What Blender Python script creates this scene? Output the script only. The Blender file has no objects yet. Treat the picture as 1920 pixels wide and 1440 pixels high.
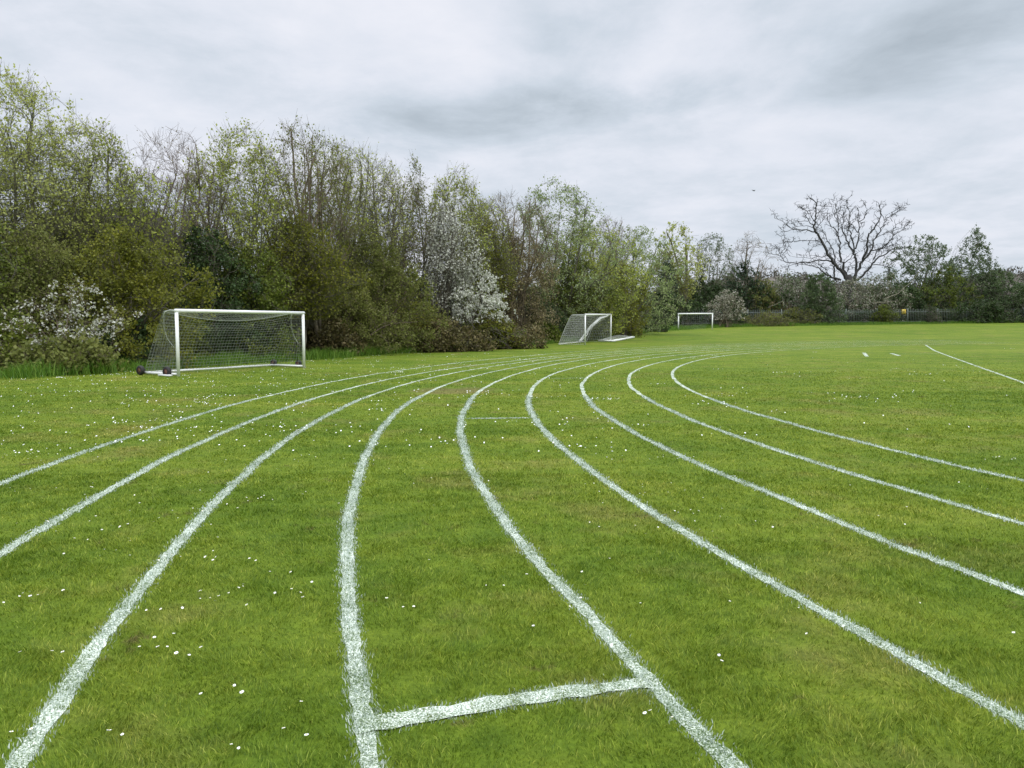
import bpy, math, random
import numpy as np
from mathutils import Vector

sc = bpy.context.scene
R_ = math.radians
F_PX, EYE, HORIZON = 1443.0, 1.555, 610.0          # focal length in photo pixels, eye height, horizon row
PITCH = math.atan((720 - HORIZON) / F_PX)

# ------------------------------------------------------------------ camera
cam_d = bpy.data.cameras.new('camera'); cam = bpy.data.objects.new('camera', cam_d)
sc.collection.objects.link(cam); sc.camera = cam
cam.location = (0, 0, EYE); cam.rotation_euler = (R_(90) - PITCH, 0, 0)
cam_d.sensor_width = 36.0; cam_d.lens = 36.0 * F_PX / 1920.0
cam_d.clip_start = 0.05; cam_d.clip_end = 4000

# ------------------------------------------------------------------ world: pale cloud deck over a Nishita sky
SUN_EL, SUN_AZ = 52.0, 140.0                        # azimuth clockwise from +Y (the view direction)
world = bpy.data.worlds.new('World'); sc.world = world; world.use_nodes = True
nt = world.node_tree; nt.nodes.clear()
def N(tree, kind, **kw):
    n = tree.nodes.new(kind)
    for k, v in kw.items():
        if k == 'inp':
            for a, b in v.items(): n.inputs[a].default_value = b
        else: setattr(n, k, v)
    return n
def math_(tree, op, a, b=None, c=None, clamp=False):
    n = tree.nodes.new('ShaderNodeMath'); n.operation = op; n.use_clamp = clamp
    for i, x in enumerate((a, b, c)):
        if x is None: continue
        if isinstance(x, (int, float)): n.inputs[i].default_value = x
        else: tree.links.new(x, n.inputs[i])
    return n.outputs[0]
def ramp(tree, fac, stops, interp='LINEAR'):
    n = tree.nodes.new('ShaderNodeValToRGB'); cr = n.color_ramp; cr.interpolation = interp
    while len(cr.elements) < len(stops): cr.elements.new(0.5)
    for e, (p, c) in zip(cr.elements, stops):
        e.position = p; e.color = (c, c, c, 1) if isinstance(c, (int, float)) else (*c, 1)
    tree.links.new(fac, n.inputs[0]); return n.outputs[0]
def mixc(tree, fac, a, b, mode='MIX'):
    n = tree.nodes.new('ShaderNodeMix'); n.data_type = 'RGBA'; n.blend_type = mode
    for s, x in ((0, fac), (6, a), (7, b)):
        if isinstance(x, (int, float)): n.inputs[s].default_value = x
        elif isinstance(x, tuple): n.inputs[s].default_value = (*x, 1)
        else: tree.links.new(x, n.inputs[s])
    return n.outputs[2]

geo = N(nt, 'ShaderNodeNewGeometry')
tc = N(nt, 'ShaderNodeTexCoord')
sep = N(nt, 'ShaderNodeSeparateXYZ'); nt.links.new(tc.outputs['Generated'], sep.inputs[0])
zc = math_(nt, 'MAXIMUM', sep.outputs[2], 0.0)
zd = math_(nt, 'ADD', zc, 0.16)
comb = N(nt, 'ShaderNodeCombineXYZ')
nt.links.new(math_(nt, 'DIVIDE', sep.outputs[0], zd), comb.inputs[0])
nt.links.new(math_(nt, 'DIVIDE', sep.outputs[1], zd), comb.inputs[1])
def wnoise(scale, detail, rough, off, dist=0.0):
    mp = N(nt, 'ShaderNodeMapping'); mp.inputs['Location'].default_value = off
    nt.links.new(comb.outputs[0], mp.inputs[0])
    n = N(nt, 'ShaderNodeTexNoise', inp={'Scale': scale, 'Detail': detail, 'Roughness': rough, 'Distortion': dist})
    nt.links.new(mp.outputs[0], n.inputs['Vector']); return n.outputs['Fac']
def dir_of(px, py):
    v = Vector(((px - 960) / F_PX, 1.0, 0)); c, s = math.cos(PITCH), math.sin(PITCH)
    dy = (py - 720) / F_PX
    return Vector(((px - 960) / F_PX, c - dy * s, -s - dy * c)).normalized()
def wblob(px, py, rx, ry):                          # soft dark or bright patch in the cloud deck, by sky direction
    d = dir_of(px, py)
    az = math.atan2(d.x, d.y); el = math.asin(d.z)
    a = math_(nt, 'ARCTAN2', sep.outputs[0], sep.outputs[1])
    e = math_(nt, 'ARCSINE', sep.outputs[2])
    u = math_(nt, 'DIVIDE', math_(nt, 'SUBTRACT', a, az), rx / F_PX)
    w = math_(nt, 'DIVIDE', math_(nt, 'SUBTRACT', e, el), ry / F_PX)
    q = math_(nt, 'ADD', math_(nt, 'MULTIPLY', u, u), math_(nt, 'MULTIPLY', w, w))
    return math_(nt, 'POWER', 2.718, math_(nt, 'MULTIPLY', q, -1.0))
n1 = wnoise(0.62, 8, 0.58, (3.1, 7.7, 0), 0.5)
n2 = wnoise(1.9, 7, 0.62, (9.3, 2.2, 0), 0.3)
n3 = wnoise(4.6, 6, 0.6, (1.3, 5.2, 0), 0.2)
dens = math_(nt, 'ADD', math_(nt, 'ADD', math_(nt, 'MULTIPLY', n1, 0.66), math_(nt, 'MULTIPLY', n2, 0.46)), math_(nt, 'MULTIPLY', math_(nt, 'SUBTRACT', n3, 0.5), 0.22))
brk = math_(nt, 'ADD', math_(nt, 'MULTIPLY', n2, 2.2), -0.25)
for (px, py, rx, ry, a) in ((1040, 200, 140, 40, .32), (820, 235, 170, 48, .28), (1740, 75, 170, 60, .22), (1270, 190, 80, 45, .18),
                            (330, 70, 330, 60, .07), (1110, 55, 120, 45, .09), (1600, 160, 120, 40, .07), (1900, 10, 120, 50, .05),
                            (560, 210, 300, 60, .03), (760, 60, 160, 60, -.10), (1400, 260, 350, 70, -.05), (1620, 230, 260, 50, -.06), (250, 150, 200, 50, -.04)):
    g = math_(nt, 'MULTIPLY', wblob(px, py, rx, ry), a)
    dens = math_(nt, 'ADD', dens, math_(nt, 'MULTIPLY', g, brk))
cloud = ramp(nt, dens, [(0.38, (0.78, 0.793, 0.855)), (0.52, (0.685, 0.72, 0.795)), (0.66, (0.56, 0.62, 0.695)), (0.80, (0.47, 0.53, 0.595)), (1.0, (0.36, 0.415, 0.47))])
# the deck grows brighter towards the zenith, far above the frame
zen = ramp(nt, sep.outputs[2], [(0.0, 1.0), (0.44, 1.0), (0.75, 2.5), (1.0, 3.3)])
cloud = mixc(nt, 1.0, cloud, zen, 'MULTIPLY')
sky = N(nt, 'ShaderNodeTexSky'); sky.sky_type = 'NISHITA'; sky.sun_disc = False
sky.sun_elevation = R_(SUN_EL); sky.sun_rotation = R_(SUN_AZ); sky.dust_density = 2.0
bg1 = N(nt, 'ShaderNodeBackground', inp={'Strength': 0.06}); nt.links.new(sky.outputs[0], bg1.inputs[0])
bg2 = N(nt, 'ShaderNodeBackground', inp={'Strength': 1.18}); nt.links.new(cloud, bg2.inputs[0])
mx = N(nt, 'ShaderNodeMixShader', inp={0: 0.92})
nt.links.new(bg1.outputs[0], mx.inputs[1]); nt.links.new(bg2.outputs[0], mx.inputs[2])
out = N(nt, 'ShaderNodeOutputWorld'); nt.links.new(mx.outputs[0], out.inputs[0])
world.cycles.sampling_method = 'AUTOMATIC'

# ------------------------------------------------------------------ sun behind thin cloud
sd = bpy.data.lights.new('sun', 'SUN'); sd.energy = 1.7; sd.angle = R_(14); sd.color = (1.0, 0.96, 0.88)
so = bpy.data.objects.new('sun', sd); sc.collection.objects.link(so)
az, el = R_(SUN_AZ), R_(SUN_EL)
sdir = Vector((math.sin(az) * math.cos(el), math.cos(az) * math.cos(el), math.sin(el)))
so.rotation_euler = sdir.to_track_quat('Z', 'Y').to_euler(); so.location = (20, -20, 60)
sc.view_settings.view_transform = 'Standard'; sc.view_settings.look = 'None'
sc.view_settings.exposure = 0.0; sc.view_settings.gamma = 1.0
sc.render.engine = 'CYCLES'
sc.cycles.max_bounces = 6; sc.cycles.diffuse_bounces = 3; sc.cycles.transmission_bounces = 4; sc.cycles.transparent_max_bounces = 4

# ================================================================== helpers
def gz(x, y):
    """Ground height: level near the camera, rising gently away from it."""
    d = np.clip(np.asarray(y, float) - 25, 0, 125)
    return 2.05e-4 * d * d
def at(px, py, D):
    """World point at forward distance D on the sight line of photo pixel (px, py)."""
    c, s = math.cos(PITCH), math.sin(PITCH)
    dx, dy = (px - 960) / F_PX, (py - 720) / F_PX
    k = D / (c - dy * s)
    return np.array([dx * k, D, EYE + k * (-s - dy * c)])
def gpt(px, D):
    """Point on the ground below photo column px at forward distance D."""
    p = at(px, HORIZON, D); return np.array([p[0], D, float(gz(p[0], D))])
def top_of(py, D): return float(at(960, py, D)[2])

class MB:
    """Collects vertices and faces; build() makes ONE mesh object of them."""
    def __init__(s): s.V = []; s.F = []; s.n = 0
    def add(s, V, F, mi=0):
        V = np.asarray(V, np.float32).reshape(-1, 3); F = np.asarray(F, np.int64)
        s.V.append(V); s.F.append((F + s.n, mi)); s.n += len(V)
    def build(s, name, mats, parent=None, smooth=False, at_=None):
        V = np.concatenate(s.V) if s.V else np.zeros((0, 3), np.float32)
        if at_ is not None: V = V - np.asarray(at_, np.float32)
        me = bpy.data.meshes.new(name)
        loops = np.concatenate([f.ravel() for f, _ in s.F]).astype(np.int32)
        sizes = np.concatenate([np.full(len(f), f.shape[1], np.int32) for f, _ in s.F])
        mi = np.concatenate([np.full(len(f), m, np.int32) for f, m in s.F])
        me.vertices.add(len(V)); me.vertices.foreach_set('co', V.ravel())
        me.loops.add(len(loops)); me.loops.foreach_set('vertex_index', loops)
        me.polygons.add(len(sizes))
        me.polygons.foreach_set('loop_start', (np.cumsum(sizes) - sizes).astype(np.int32))
        me.polygons.foreach_set('material_index', mi)
        if smooth: me.polygons.foreach_set('use_smooth', np.ones(len(sizes), bool))
        me.update(calc_edges=True)
        for m in (mats if isinstance(mats, (list, tuple)) else [mats]): me.materials.append(m)
        o = bpy.data.objects.new(name, me); sc.collection.objects.link(o)
        if parent is not None: o.parent = parent
        if at_ is not None and parent is None: o.location = tuple(map(float, at_))
        return o
def tag(o, label=None, cat=None, group=None, kind=None):
    for k, v in (('label', label), ('category', cat), ('group', group), ('kind', kind)):
        if v: o[k] = v
    return o
def empty(name, loc, label, cat, group=None):
    o = bpy.data.objects.new(name, None); sc.collection.objects.link(o)
    o.location = tuple(map(float, loc)); o.empty_display_size = 0.3
    return tag(o, label, cat, group)

def unit(v): return v / (np.linalg.norm(v, axis=-1, keepdims=True) + 1e-9)
def tubes(mb, P, Rd, K=3, mi=0, cap=False):
    """P (n,S,3) polylines, Rd (n,S) radii -> K-sided tubes, all in one go."""
    P = np.asarray(P, float); Rd = np.asarray(Rd, float); n, S = P.shape[:2]
    T = np.empty_like(P); T[:, 1:-1] = P[:, 2:] - P[:, :-2]; T[:, 0] = P[:, 1] - P[:, 0]; T[:, -1] = P[:, -1] - P[:, -2]
    T = unit(T); m = unit(P[:, -1] - P[:, 0] + 1e-6)
    ref = np.where(np.abs(m[:, 2:3]) > 0.8, np.array([[1.0, 0, 0]]), np.array([[0, 0, 1.0]]))
    A = unit(np.cross(T, ref[:, None, :])); B = np.cross(T, A)
    ang = np.arange(K) * 2 * math.pi / K
    V = P[:, :, None, :] + Rd[:, :, None, None] * (A[:, :, None, :] * np.cos(ang)[None, None, :, None] + B[:, :, None, :] * np.sin(ang)[None, None, :, None])
    base = (np.arange(n) * S * K)[:, None, None] + (np.arange(S - 1) * K)[None, :, None]
    k = np.arange(K)[None, None, :]; k2 = (k + 1) % K
    Fq = np.stack([base + k, base + k2, base + K + k2, base + K + k], -1).reshape(-1, 4)
    off = mb.n; mb.add(V, Fq, mi)
    if cap and K > 2:
        st = (np.arange(n) * S * K)[:, None] + np.arange(K)[::-1][None]
        en = (np.arange(n) * S * K + (S - 1) * K)[:, None] + np.arange(K)[None]
        mb.F.append((np.concatenate([st, en]) + off, mi))
def bar(mb, a, b, r, K=8, mi=0): tubes(mb, np.array([[a, b]], float), np.array([[r, r]]), K, mi, True)
def box(mb, c, s, mi=0, rot=0.0):
    x, y, z = np.array(s, float) / 2
    V = np.array([[sx * x, sy * y, sz * z] for sz in (-1, 1) for sy in (-1, 1) for sx in (-1, 1)])
    ca, sa = math.cos(rot), math.sin(rot)
    V = np.stack([V[:, 0] * ca - V[:, 1] * sa, V[:, 0] * sa + V[:, 1] * ca, V[:, 2]], 1) + np.array(c, float)
    mb.add(V, [[0, 2, 3, 1], [4, 5, 7, 6], [0, 1, 5, 4], [2, 6, 7, 3], [0, 4, 6, 2], [1, 3, 7, 5]], mi)

def vnoise(x, y, scale, seed):
    """Smooth value noise 0..1 on world x, y."""
    g = np.random.default_rng(seed).random((256, 256))
    u, v = np.asarray(x) / scale + 1000, np.asarray(y) / scale + 1000
    i, j = np.floor(u).astype(int), np.floor(v).astype(int); fu, fv = u - i, v - j
    fu, fv = fu * fu * (3 - 2 * fu), fv * fv * (3 - 2 * fv)
    G = lambda a, b: g[a % 256, b % 256]
    return (G(i, j) * (1 - fu) + G(i + 1, j) * fu) * (1 - fv) + (G(i, j + 1) * (1 - fu) + G(i + 1, j + 1) * fu) * fv

# ------------------------------------------------------------------ materials
def new_mat(name):
    m = bpy.data.materials.new(name); m.use_nodes = True; m.node_tree.nodes.clear(); return m, m.node_tree
def finish(t, sh):
    o = t.nodes.new('ShaderNodeOutputMaterial'); t.links.new(sh, o.inputs[0])
def plain(name, col, rough=0.6, var=0.15, scale=6.0, metal=0.0):
    """A painted or weathered surface: the colour with an uneven, noisy tone."""
    m, t = new_mat(name); tc = N(t, 'ShaderNodeTexCoord')
    n = N(t, 'ShaderNodeTexNoise', inp={'Scale': scale, 'Detail': 5.0, 'Roughness': 0.6}); t.links.new(tc.outputs['Object'], n.inputs['Vector'])
    lo, hi = tuple(c * (1 - var) for c in col), tuple(min(1, c * (1 + var)) for c in col)
    c = ramp(t, n.outputs['Fac'], [(0.3, lo), (0.7, hi)])
    b = N(t, 'ShaderNodeBsdfPrincipled', inp={'Roughness': rough, 'Metallic': metal}); t.links.new(c, b.inputs['Base Color'])
    finish(t, b.outputs[0]); return m
def leafy(name, cols, transl=0.42, patch=1.3, rough=0.55, gloss=True):
    """Leaves: each leaf its own tone, drifting in patches; light passes through."""
    m, t = new_mat(name); g = N(t, 'ShaderNodeNewGeometry')
    n = N(t, 'ShaderNodeTexNoise', inp={'Scale': 1.0 / patch, 'Detail': 3.0}); t.links.new(g.outputs['Position'], n.inputs['Vector'])
    f = math_(t, 'ADD', math_(t, 'MULTIPLY', g.outputs['Random Per Island'], 0.55), math_(t, 'MULTIPLY', math_(t, 'SUBTRACT', n.outputs['Fac'], 0.28), 1.0), clamp=True)
    k_ = 1.0 if 'blossom' in name or 'wood' in name else (1.15 if 'ivy' in name or 'dark' in name else 1.5 if any(q in name for q in ('yellow', 'mid_', 'bramble')) else 1.5 if 'olive' in name or 'far_green' in name else 1.9)
    st = [(i / (len(cols) - 1), tuple(min(.8, v * k_) for v in c)) for i, c in enumerate(cols)]
    c = ramp(t, f, st)
    d = N(t, 'ShaderNodeBsdfPrincipled', inp={'Roughness': rough, 'Specular IOR Level': 0.25 if gloss else 0.05}); t.links.new(c, d.inputs['Base Color'])
    tr = N(t, 'ShaderNodeBsdfTranslucent'); t.links.new(c, tr.inputs['Color'])
    mx = N(t, 'ShaderNodeMixShader', inp={0: transl}); t.links.new(d.outputs[0], mx.inputs[1]); t.links.new(tr.outputs[0], mx.inputs[2])
    finish(t, mx.outputs[0]); return m

MAT = {}
MAT['bark'] = plain('bark', (0.11, 0.10, 0.075), 0.9, 0.4, 3)
MAT['bark_olive'] = plain('olive_bark', (0.135, 0.13, 0.08), 0.9, 0.4, 3)
MAT['bark_red'] = plain('reddish_twig_bark', (0.17, 0.135, 0.115), 0.9, 0.35, 3)
MAT['bark_brown'] = plain('brown_twig_bark', (0.135, 0.108, 0.072), 0.9, 0.35, 3)
MAT['bark_dead'] = plain('dead_wood', (0.045, 0.044, 0.042), 0.9, 0.45, 2)
MAT['wood_pale'] = plain('pale_broken_wood', (0.25, 0.225, 0.17), 0.9, 0.25, 5)
MAT['leaf_pale'] = leafy('pale_spring_leaf', [(0.14, 0.155, 0.035), (0.22, 0.24, 0.065), (0.31, 0.325, 0.12)])
MAT['leaf_fresh'] = leafy('fresh_green_leaf', [(0.11, 0.135, 0.02), (0.18, 0.205, 0.035), (0.27, 0.285, 0.08)])
MAT['leaf_olive'] = leafy('olive_leaf', [(0.072, 0.086, 0.021), (0.122, 0.138, 0.033), (0.19, 0.195, 0.055)])
MAT['leaf_yellow'] = leafy('yellow_green_leaf', [(0.06, 0.072, 0.012), (0.115, 0.125, 0.016), (0.20, 0.195, 0.022)])
MAT['leaf_mid'] = leafy('mid_green_leaf', [(0.05, 0.072, 0.012), (0.092, 0.12, 0.018), (0.155, 0.18, 0.025)])
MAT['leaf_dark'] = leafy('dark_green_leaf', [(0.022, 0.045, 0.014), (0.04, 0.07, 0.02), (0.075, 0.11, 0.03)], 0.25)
MAT['leaf_ivy'] = leafy('ivy_leaf', [(0.016, 0.036, 0.018), (0.03, 0.058, 0.026), (0.055, 0.085, 0.035)], 0.15)
MAT['leaf_far'] = leafy('far_green_leaf', [(0.04, 0.068, 0.03), (0.07, 0.105, 0.042), (0.12, 0.155, 0.065)])
MAT['leaf_willow'] = leafy('willow_leaf', [(0.085, 0.12, 0.045), (0.15, 0.185, 0.07), (0.22, 0.26, 0.115)])
MAT['bud'] = leafy('brown_bud', [(0.085, 0.07, 0.035), (0.125, 0.105, 0.05), (0.17, 0.145, 0.075)], 0.2)
MAT['bramble'] = leafy('bramble_leaf', [(0.055, 0.055, 0.02), (0.09, 0.08, 0.028), (0.14, 0.10, 0.05)], 0.25)
MAT['blossom'] = leafy('white_blossom', [(0.48, 0.49, 0.40), (0.66, 0.67, 0.59), (0.80, 0.80, 0.74)], 0.35)
MAT['blossom_dull'] = leafy('dull_blossom', [(0.30, 0.29, 0.22), (0.44, 0.42, 0.34), (0.58, 0.56, 0.48)], 0.3)
MAT['white_paint'] = plain('white_painted_metal', (0.82, 0.83, 0.82), 0.4, 0.06, 4)
MAT['net'] = plain('net_cord', (0.55, 0.57, 0.54), 0.8, 0.1, 8)
MAT['net_dull'] = plain('weathered_net_cord', (0.26, 0.285, 0.235), 0.8, 0.15, 8)
MAT['rubber'] = plain('black_rubber', (0.022, 0.02, 0.02), 0.7, 0.3, 12)
MAT['hub'] = plain('rusty_hub', (0.16, 0.07, 0.05), 0.6, 0.3, 12)
MAT['steel'] = plain('galvanised_steel', (0.16, 0.185, 0.17), 0.5, 0.25, 3, 0.2)
MAT['sign_yellow'] = plain('yellow_sign_plate', (0.55, 0.40, 0.05), 0.5, 0.06, 5)
MAT['sign_black'] = plain('black_sign_print', (0.05, 0.045, 0.02), 0.5, 0.05, 5)
MAT['roof'] = plain('dark_roof_tile', (0.022, 0.02, 0.016), 0.85, 0.3, 4)
MAT['wall_dark'] = plain('brown_brick_wall', (0.13, 0.09, 0.065), 0.9, 0.25, 5)
MAT['wall_cream'] = plain('cream_render_wall', (0.52, 0.40, 0.24), 0.9, 0.08, 2)
MAT['glass'] = plain('dark_window_glass', (0.09, 0.06, 0.05), 0.15, 0.1, 2)
MAT['bird'] = plain('black_feather', (0.03, 0.03, 0.032), 0.7, 0.2, 20)
MAT['soil'] = plain('woodland_soil', (0.055, 0.045, 0.028), 1.0, 0.4, 1.2)
MAT['hill'] = plain('bare_woodland_slope', (0.12, 0.105, 0.085), 1.0, 0.3, 0.05)
MAT['far_wood'] = leafy('far_bare_wood', [(0.07, 0.068, 0.048), (0.10, 0.096, 0.07), (0.135, 0.128, 0.095)], 0.1, 14.0)
MAT['daisy_petal'] = plain('daisy_petal', (0.86, 0.86, 0.84), 0.6, 0.03, 30)
MAT['daisy_eye'] = plain('daisy_centre', (0.62, 0.47, 0.03), 0.7, 0.1, 30)

def grass_colour(t):
    """Mown-turf colour on world position: lush and yellow patches, dry spots, worn earth."""
    g = N(t, 'ShaderNodeNewGeometry')
    def ns(scale, detail=4.0, rough=0.6, stretch=None):
        v = g.outputs['Position']
        if stretch:
            mp = N(t, 'ShaderNodeMapping'); mp.inputs['Scale'].default_value = stretch; t.links.new(v, mp.inputs[0]); v = mp.outputs[0]
        n = N(t, 'ShaderNodeTexNoise', inp={'Scale': scale, 'Detail': detail, 'Roughness': rough}); t.links.new(v, n.inputs['Vector']); return n.outputs['Fac']
    big, mid, sm = ns(0.10, 3), ns(0.75, 4), ns(3.2, 4)
    strip = ns(0.28, 3, 0.55, (0.35, 1.6, 1))
    f = math_(t, 'ADD', math_(t, 'ADD', math_(t, 'MULTIPLY', big, 0.34), math_(t, 'MULTIPLY', mid, 0.40)),
              math_(t, 'ADD', math_(t, 'MULTIPLY', sm, 0.26), math_(t, 'MULTIPLY', math_(t, 'SUBTRACT', strip, 0.5), 0.35)))
    col = ramp(t, f, [(0.30, (0.096, 0.168, 0.015)), (0.43, (0.150, 0.232, 0.019)), (0.55, (0.216, 0.287, 0.027)), (0.70, (0.33, 0.345, 0.062))])
    dry = ramp(t, math_(t, 'ADD', math_(t, 'MULTIPLY', ns(0.9, 5, 0.65), 0.6), math_(t, 'MULTIPLY', ns(0.23, 3), 0.4)), [(0.52, 0.0), (0.66, 0.62)])
    col = mixc(t, dry, col, (0.30, 0.27, 0.075))
    spot = ramp(t, math_(t, 'ADD', math_(t, 'MULTIPLY', ns(2.3, 3, 0.5), 0.7), math_(t, 'MULTIPLY', ns(14.0, 3), 0.3)), [(0.62, 0.0), (0.70, 0.8)])
    col = mixc(t, spot, col, (0.13, 0.105, 0.04))
    # the worn earth patch between the fourth and fifth line, with its own shape
    sp = N(t, 'ShaderNodeSeparateXYZ'); t.links.new(g.outputs['Position'], sp.inputs[0])
    u = math_(t, 'DIVIDE', math_(t, 'SUBTRACT', sp.outputs[0], -1.35), 1.25); w = math_(t, 'DIVIDE', math_(t, 'SUBTRACT', sp.outputs[1], 18.3), 1.15)
    q = math_(t, 'ADD', math_(t, 'ADD', math_(t, 'MULTIPLY', u, u), math_(t, 'MULTIPLY', w, w)), math_(t, 'MULTIPLY', math_(t, 'SUBTRACT', ns(1.6, 5), 0.5), 2.2))
    col = mixc(t, ramp(t, q, [(0.2, 0.65), (1.2, 0.0)]), col, (0.23, 0.17, 0.075))
    return col, g

def make_turf():
    m, t = new_mat('mown_turf'); col, g = grass_colour(t)
    # fine blade texture where no blades are modelled: light tips, and shade between tufts put into the colour
    n = N(t, 'ShaderNodeTexNoise', inp={'Scale': 38.0, 'Detail': 6.0, 'Roughness': 0.72}); t.links.new(g.outputs['Position'], n.inputs['Vector'])
    n2 = N(t, 'ShaderNodeTexNoise', inp={'Scale': 7.0, 'Detail': 6.0, 'Roughness': 0.7}); t.links.new(g.outputs['Position'], n2.inputs['Vector'])
    k = math_(t, 'ADD', math_(t, 'MULTIPLY', n.outputs['Fac'], 0.5), math_(t, 'MULTIPLY', n2.outputs['Fac'], 0.5))
    c = mixc(t, 1.0, col, ramp(t, k, [(0.30, (0.28, 0.32, 0.30)), (0.50, (0.60, 0.62, 0.62)), (0.70, (1.0, 0.97, 0.95))]), 'MULTIPLY')
    b = N(t, 'ShaderNodeBsdfPrincipled', inp={'Roughness': 0.85, 'Specular IOR Level': 0.1}); t.links.new(c, b.inputs['Base Color'])
    bp = N(t, 'ShaderNodeBump', inp={'Strength': 0.6, 'Distance': 0.05}); t.links.new(k, bp.inputs['Height']); t.links.new(bp.outputs[0], b.inputs['Normal'])
    finish(t, b.outputs[0]); return m
def make_blade(name, white=False, lush=False):
    m, t = new_mat(name)
    if white:
        g = N(t, 'ShaderNodeNewGeometry')
        c = ramp(t, g.outputs['Random Per Island'], [(0.0, (0.10, 0.17, 0.04)), (0.16, (0.16, 0.23, 0.08)), (0.22, (0.35, 0.43, 0.35)), (0.5, (0.50, 0.58, 0.51)), (1.0, (0.74, 0.80, 0.76))])
    elif lush:
        g = N(t, 'ShaderNodeNewGeometry')
        c = ramp(t, g.outputs['Random Per Island'], [(0.0, (0.06, 0.14, 0.014)), (0.5, (0.10, 0.205, 0.02)), (1.0, (0.17, 0.27, 0.035))])
    else:
        col, g = grass_colour(t)
        c = mixc(t, 1.0, col, ramp(t, g.outputs['Random Per Island'], [(0.0, (0.42, 0.52, 0.45)), (0.5, (0.92, 0.95, 0.95)), (0.88, (1.38, 1.26, 1.3)), (1.0, (2.3, 1.8, 3.4))]), 'MULTIPLY')
    d = N(t, 'ShaderNodeBsdfPrincipled', inp={'Roughness': 0.6, 'Specular IOR Level': 0.25}); t.links.new(c, d.inputs['Base Color'])
    tr = N(t, 'ShaderNodeBsdfTranslucent'); t.links.new(c, tr.inputs['Color'])
    mx = N(t, 'ShaderNodeMixShader', inp={0: 0.3}); t.links.new(d.outputs[0], mx.inputs[1]); t.links.new(tr.outputs[0], mx.inputs[2])
    finish(t, mx.outputs[0]); return m
MAT['turf'] = make_turf(); MAT['blade'] = make_blade('grass_blade'); MAT['blade_white'] = make_blade('painted_grass_blade', True)
MAT['blade_lush'] = make_blade('long_grass_blade', lush=True)
def make_line_paint():
    m, t = new_mat('chalky_line_paint'); g = N(t, 'ShaderNodeNewGeometry')
    n = N(t, 'ShaderNodeTexNoise', inp={'Scale': 120.0, 'Detail': 4.0, 'Roughness': 0.75}); t.links.new(g.outputs['Position'], n.inputs['Vector'])
    n2 = N(t, 'ShaderNodeTexNoise', inp={'Scale': 2.2, 'Detail': 5.0, 'Roughness': 0.7}); t.links.new(g.outputs['Position'], n2.inputs['Vector'])
    k = math_(t, 'ADD', math_(t, 'MULTIPLY', n.outputs['Fac'], 0.72), math_(t, 'MULTIPLY', n2.outputs['Fac'], 0.28))
    c = ramp(t, k, [(0.42, (0.05, 0.085, 0.025)), (0.49, (0.24, 0.30, 0.19)), (0.56, (0.70, 0.74, 0.68))])
    b = N(t, 'ShaderNodeBsdfPrincipled', inp={'Roughness': 0.9, 'Specular IOR Level': 0.1}); t.links.new(c, b.inputs['Base Color'])
    finish(t, b.outputs[0]); return m
MAT['line'] = make_line_paint()

# ================================================================== ground
def axis(lim, n, p=3.0):
    u = np.linspace(-1, 1, n); return np.sign(u) * np.abs(u) ** p * lim
gx = axis(1200, 161); gy = np.concatenate([np.linspace(-60, 0, 16)[:-1], np.linspace(0, 30, 61)[:-1], np.linspace(30, 160, 80)[:-1], np.geomspace(160, 2500, 30)])
X, Y = np.meshgrid(gx, gy); mb = MB()
nx, ny = len(gx), len(gy)
I = (np.arange(ny - 1)[:, None] * nx + np.arange(nx - 1)[None])
mb.add(np.stack([X, Y, gz(X, Y)], -1), np.stack([I, I + 1, I + nx + 1, I + nx], -1).reshape(-1, 4))
ground = mb.build('ground', MAT['turf'], smooth=True)
tag(ground, 'mown green school field reaching from the viewer to the trees', 'ground', kind='structure')

# ------------------------------------------------------------------ running track lines (radius about one centre, with the wobble of hand marking)
CX, CY = 47.816, 14.711
LINES = {1: (53.449, -0.137, 0.433, (1.3248, -2.1909, -0.6952, -0.1686)), 2: (52.229, -0.183, 0.37, (-2.8438, -2.3069, -0.9344, -0.1441)),
         3: (51.009, -0.239, 0.33, (0.1836, -2.5861, -0.6, 0.0175)), 4: (49.789, -0.245, 0.272, (-0.5017, -2.3817, -0.2251, 0.0958)),
         5: (48.569, -0.251, 0.352, (5.0434, -0.9839, -0.0413, 0.1248)), 6: (47.349, -0.253, 0.412, (1.7577, -1.1055, 0.2795, 0.1342)),
         7: (46.129, -0.226, 0.458, (1.5803, -0.9836, 0.5772, 0.0995)), 8: (44.909, -0.198, 0.435, (1.0947, -1.8215, 0.9684, 0.0478)),
         9: (43.689, -0.165, 0.555, (2.3561, -1.9028, 1.3442, -0.116))}
def line_r(k, th):
    r0, lo, hi, c = LINES[k]; t = np.clip(th, lo - 0.02, hi)
    wob = 0.03 * (vnoise(th * 48, th * 0 + k * 7.3, 0.7, 11) - 0.5) + 0.04 * (vnoise(th * 48, th * 0 + k * 3.1, 2.7, 12) - 0.5)
    return r0 + np.polyval(c, t) + wob
def line_pts(k, th): r = line_r(k, th); return np.stack([CX - r * np.cos(th), CY + r * np.sin(th)], 1)
def resample(P, step):
    P = np.asarray(P, float); d = np.r_[0, np.cumsum(np.hypot(*np.diff(P, axis=0).T))]
    s = np.linspace(0, d[-1], max(2, int(d[-1] / step)))
    return np.stack([np.interp(s, d, P[:, 0]), np.interp(s, d, P[:, 1])], 1)
MARKS = []                                          # (polyline, half width) of everything painted, for keeping green blades off it
rngL = np.random.default_rng(5)
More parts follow.
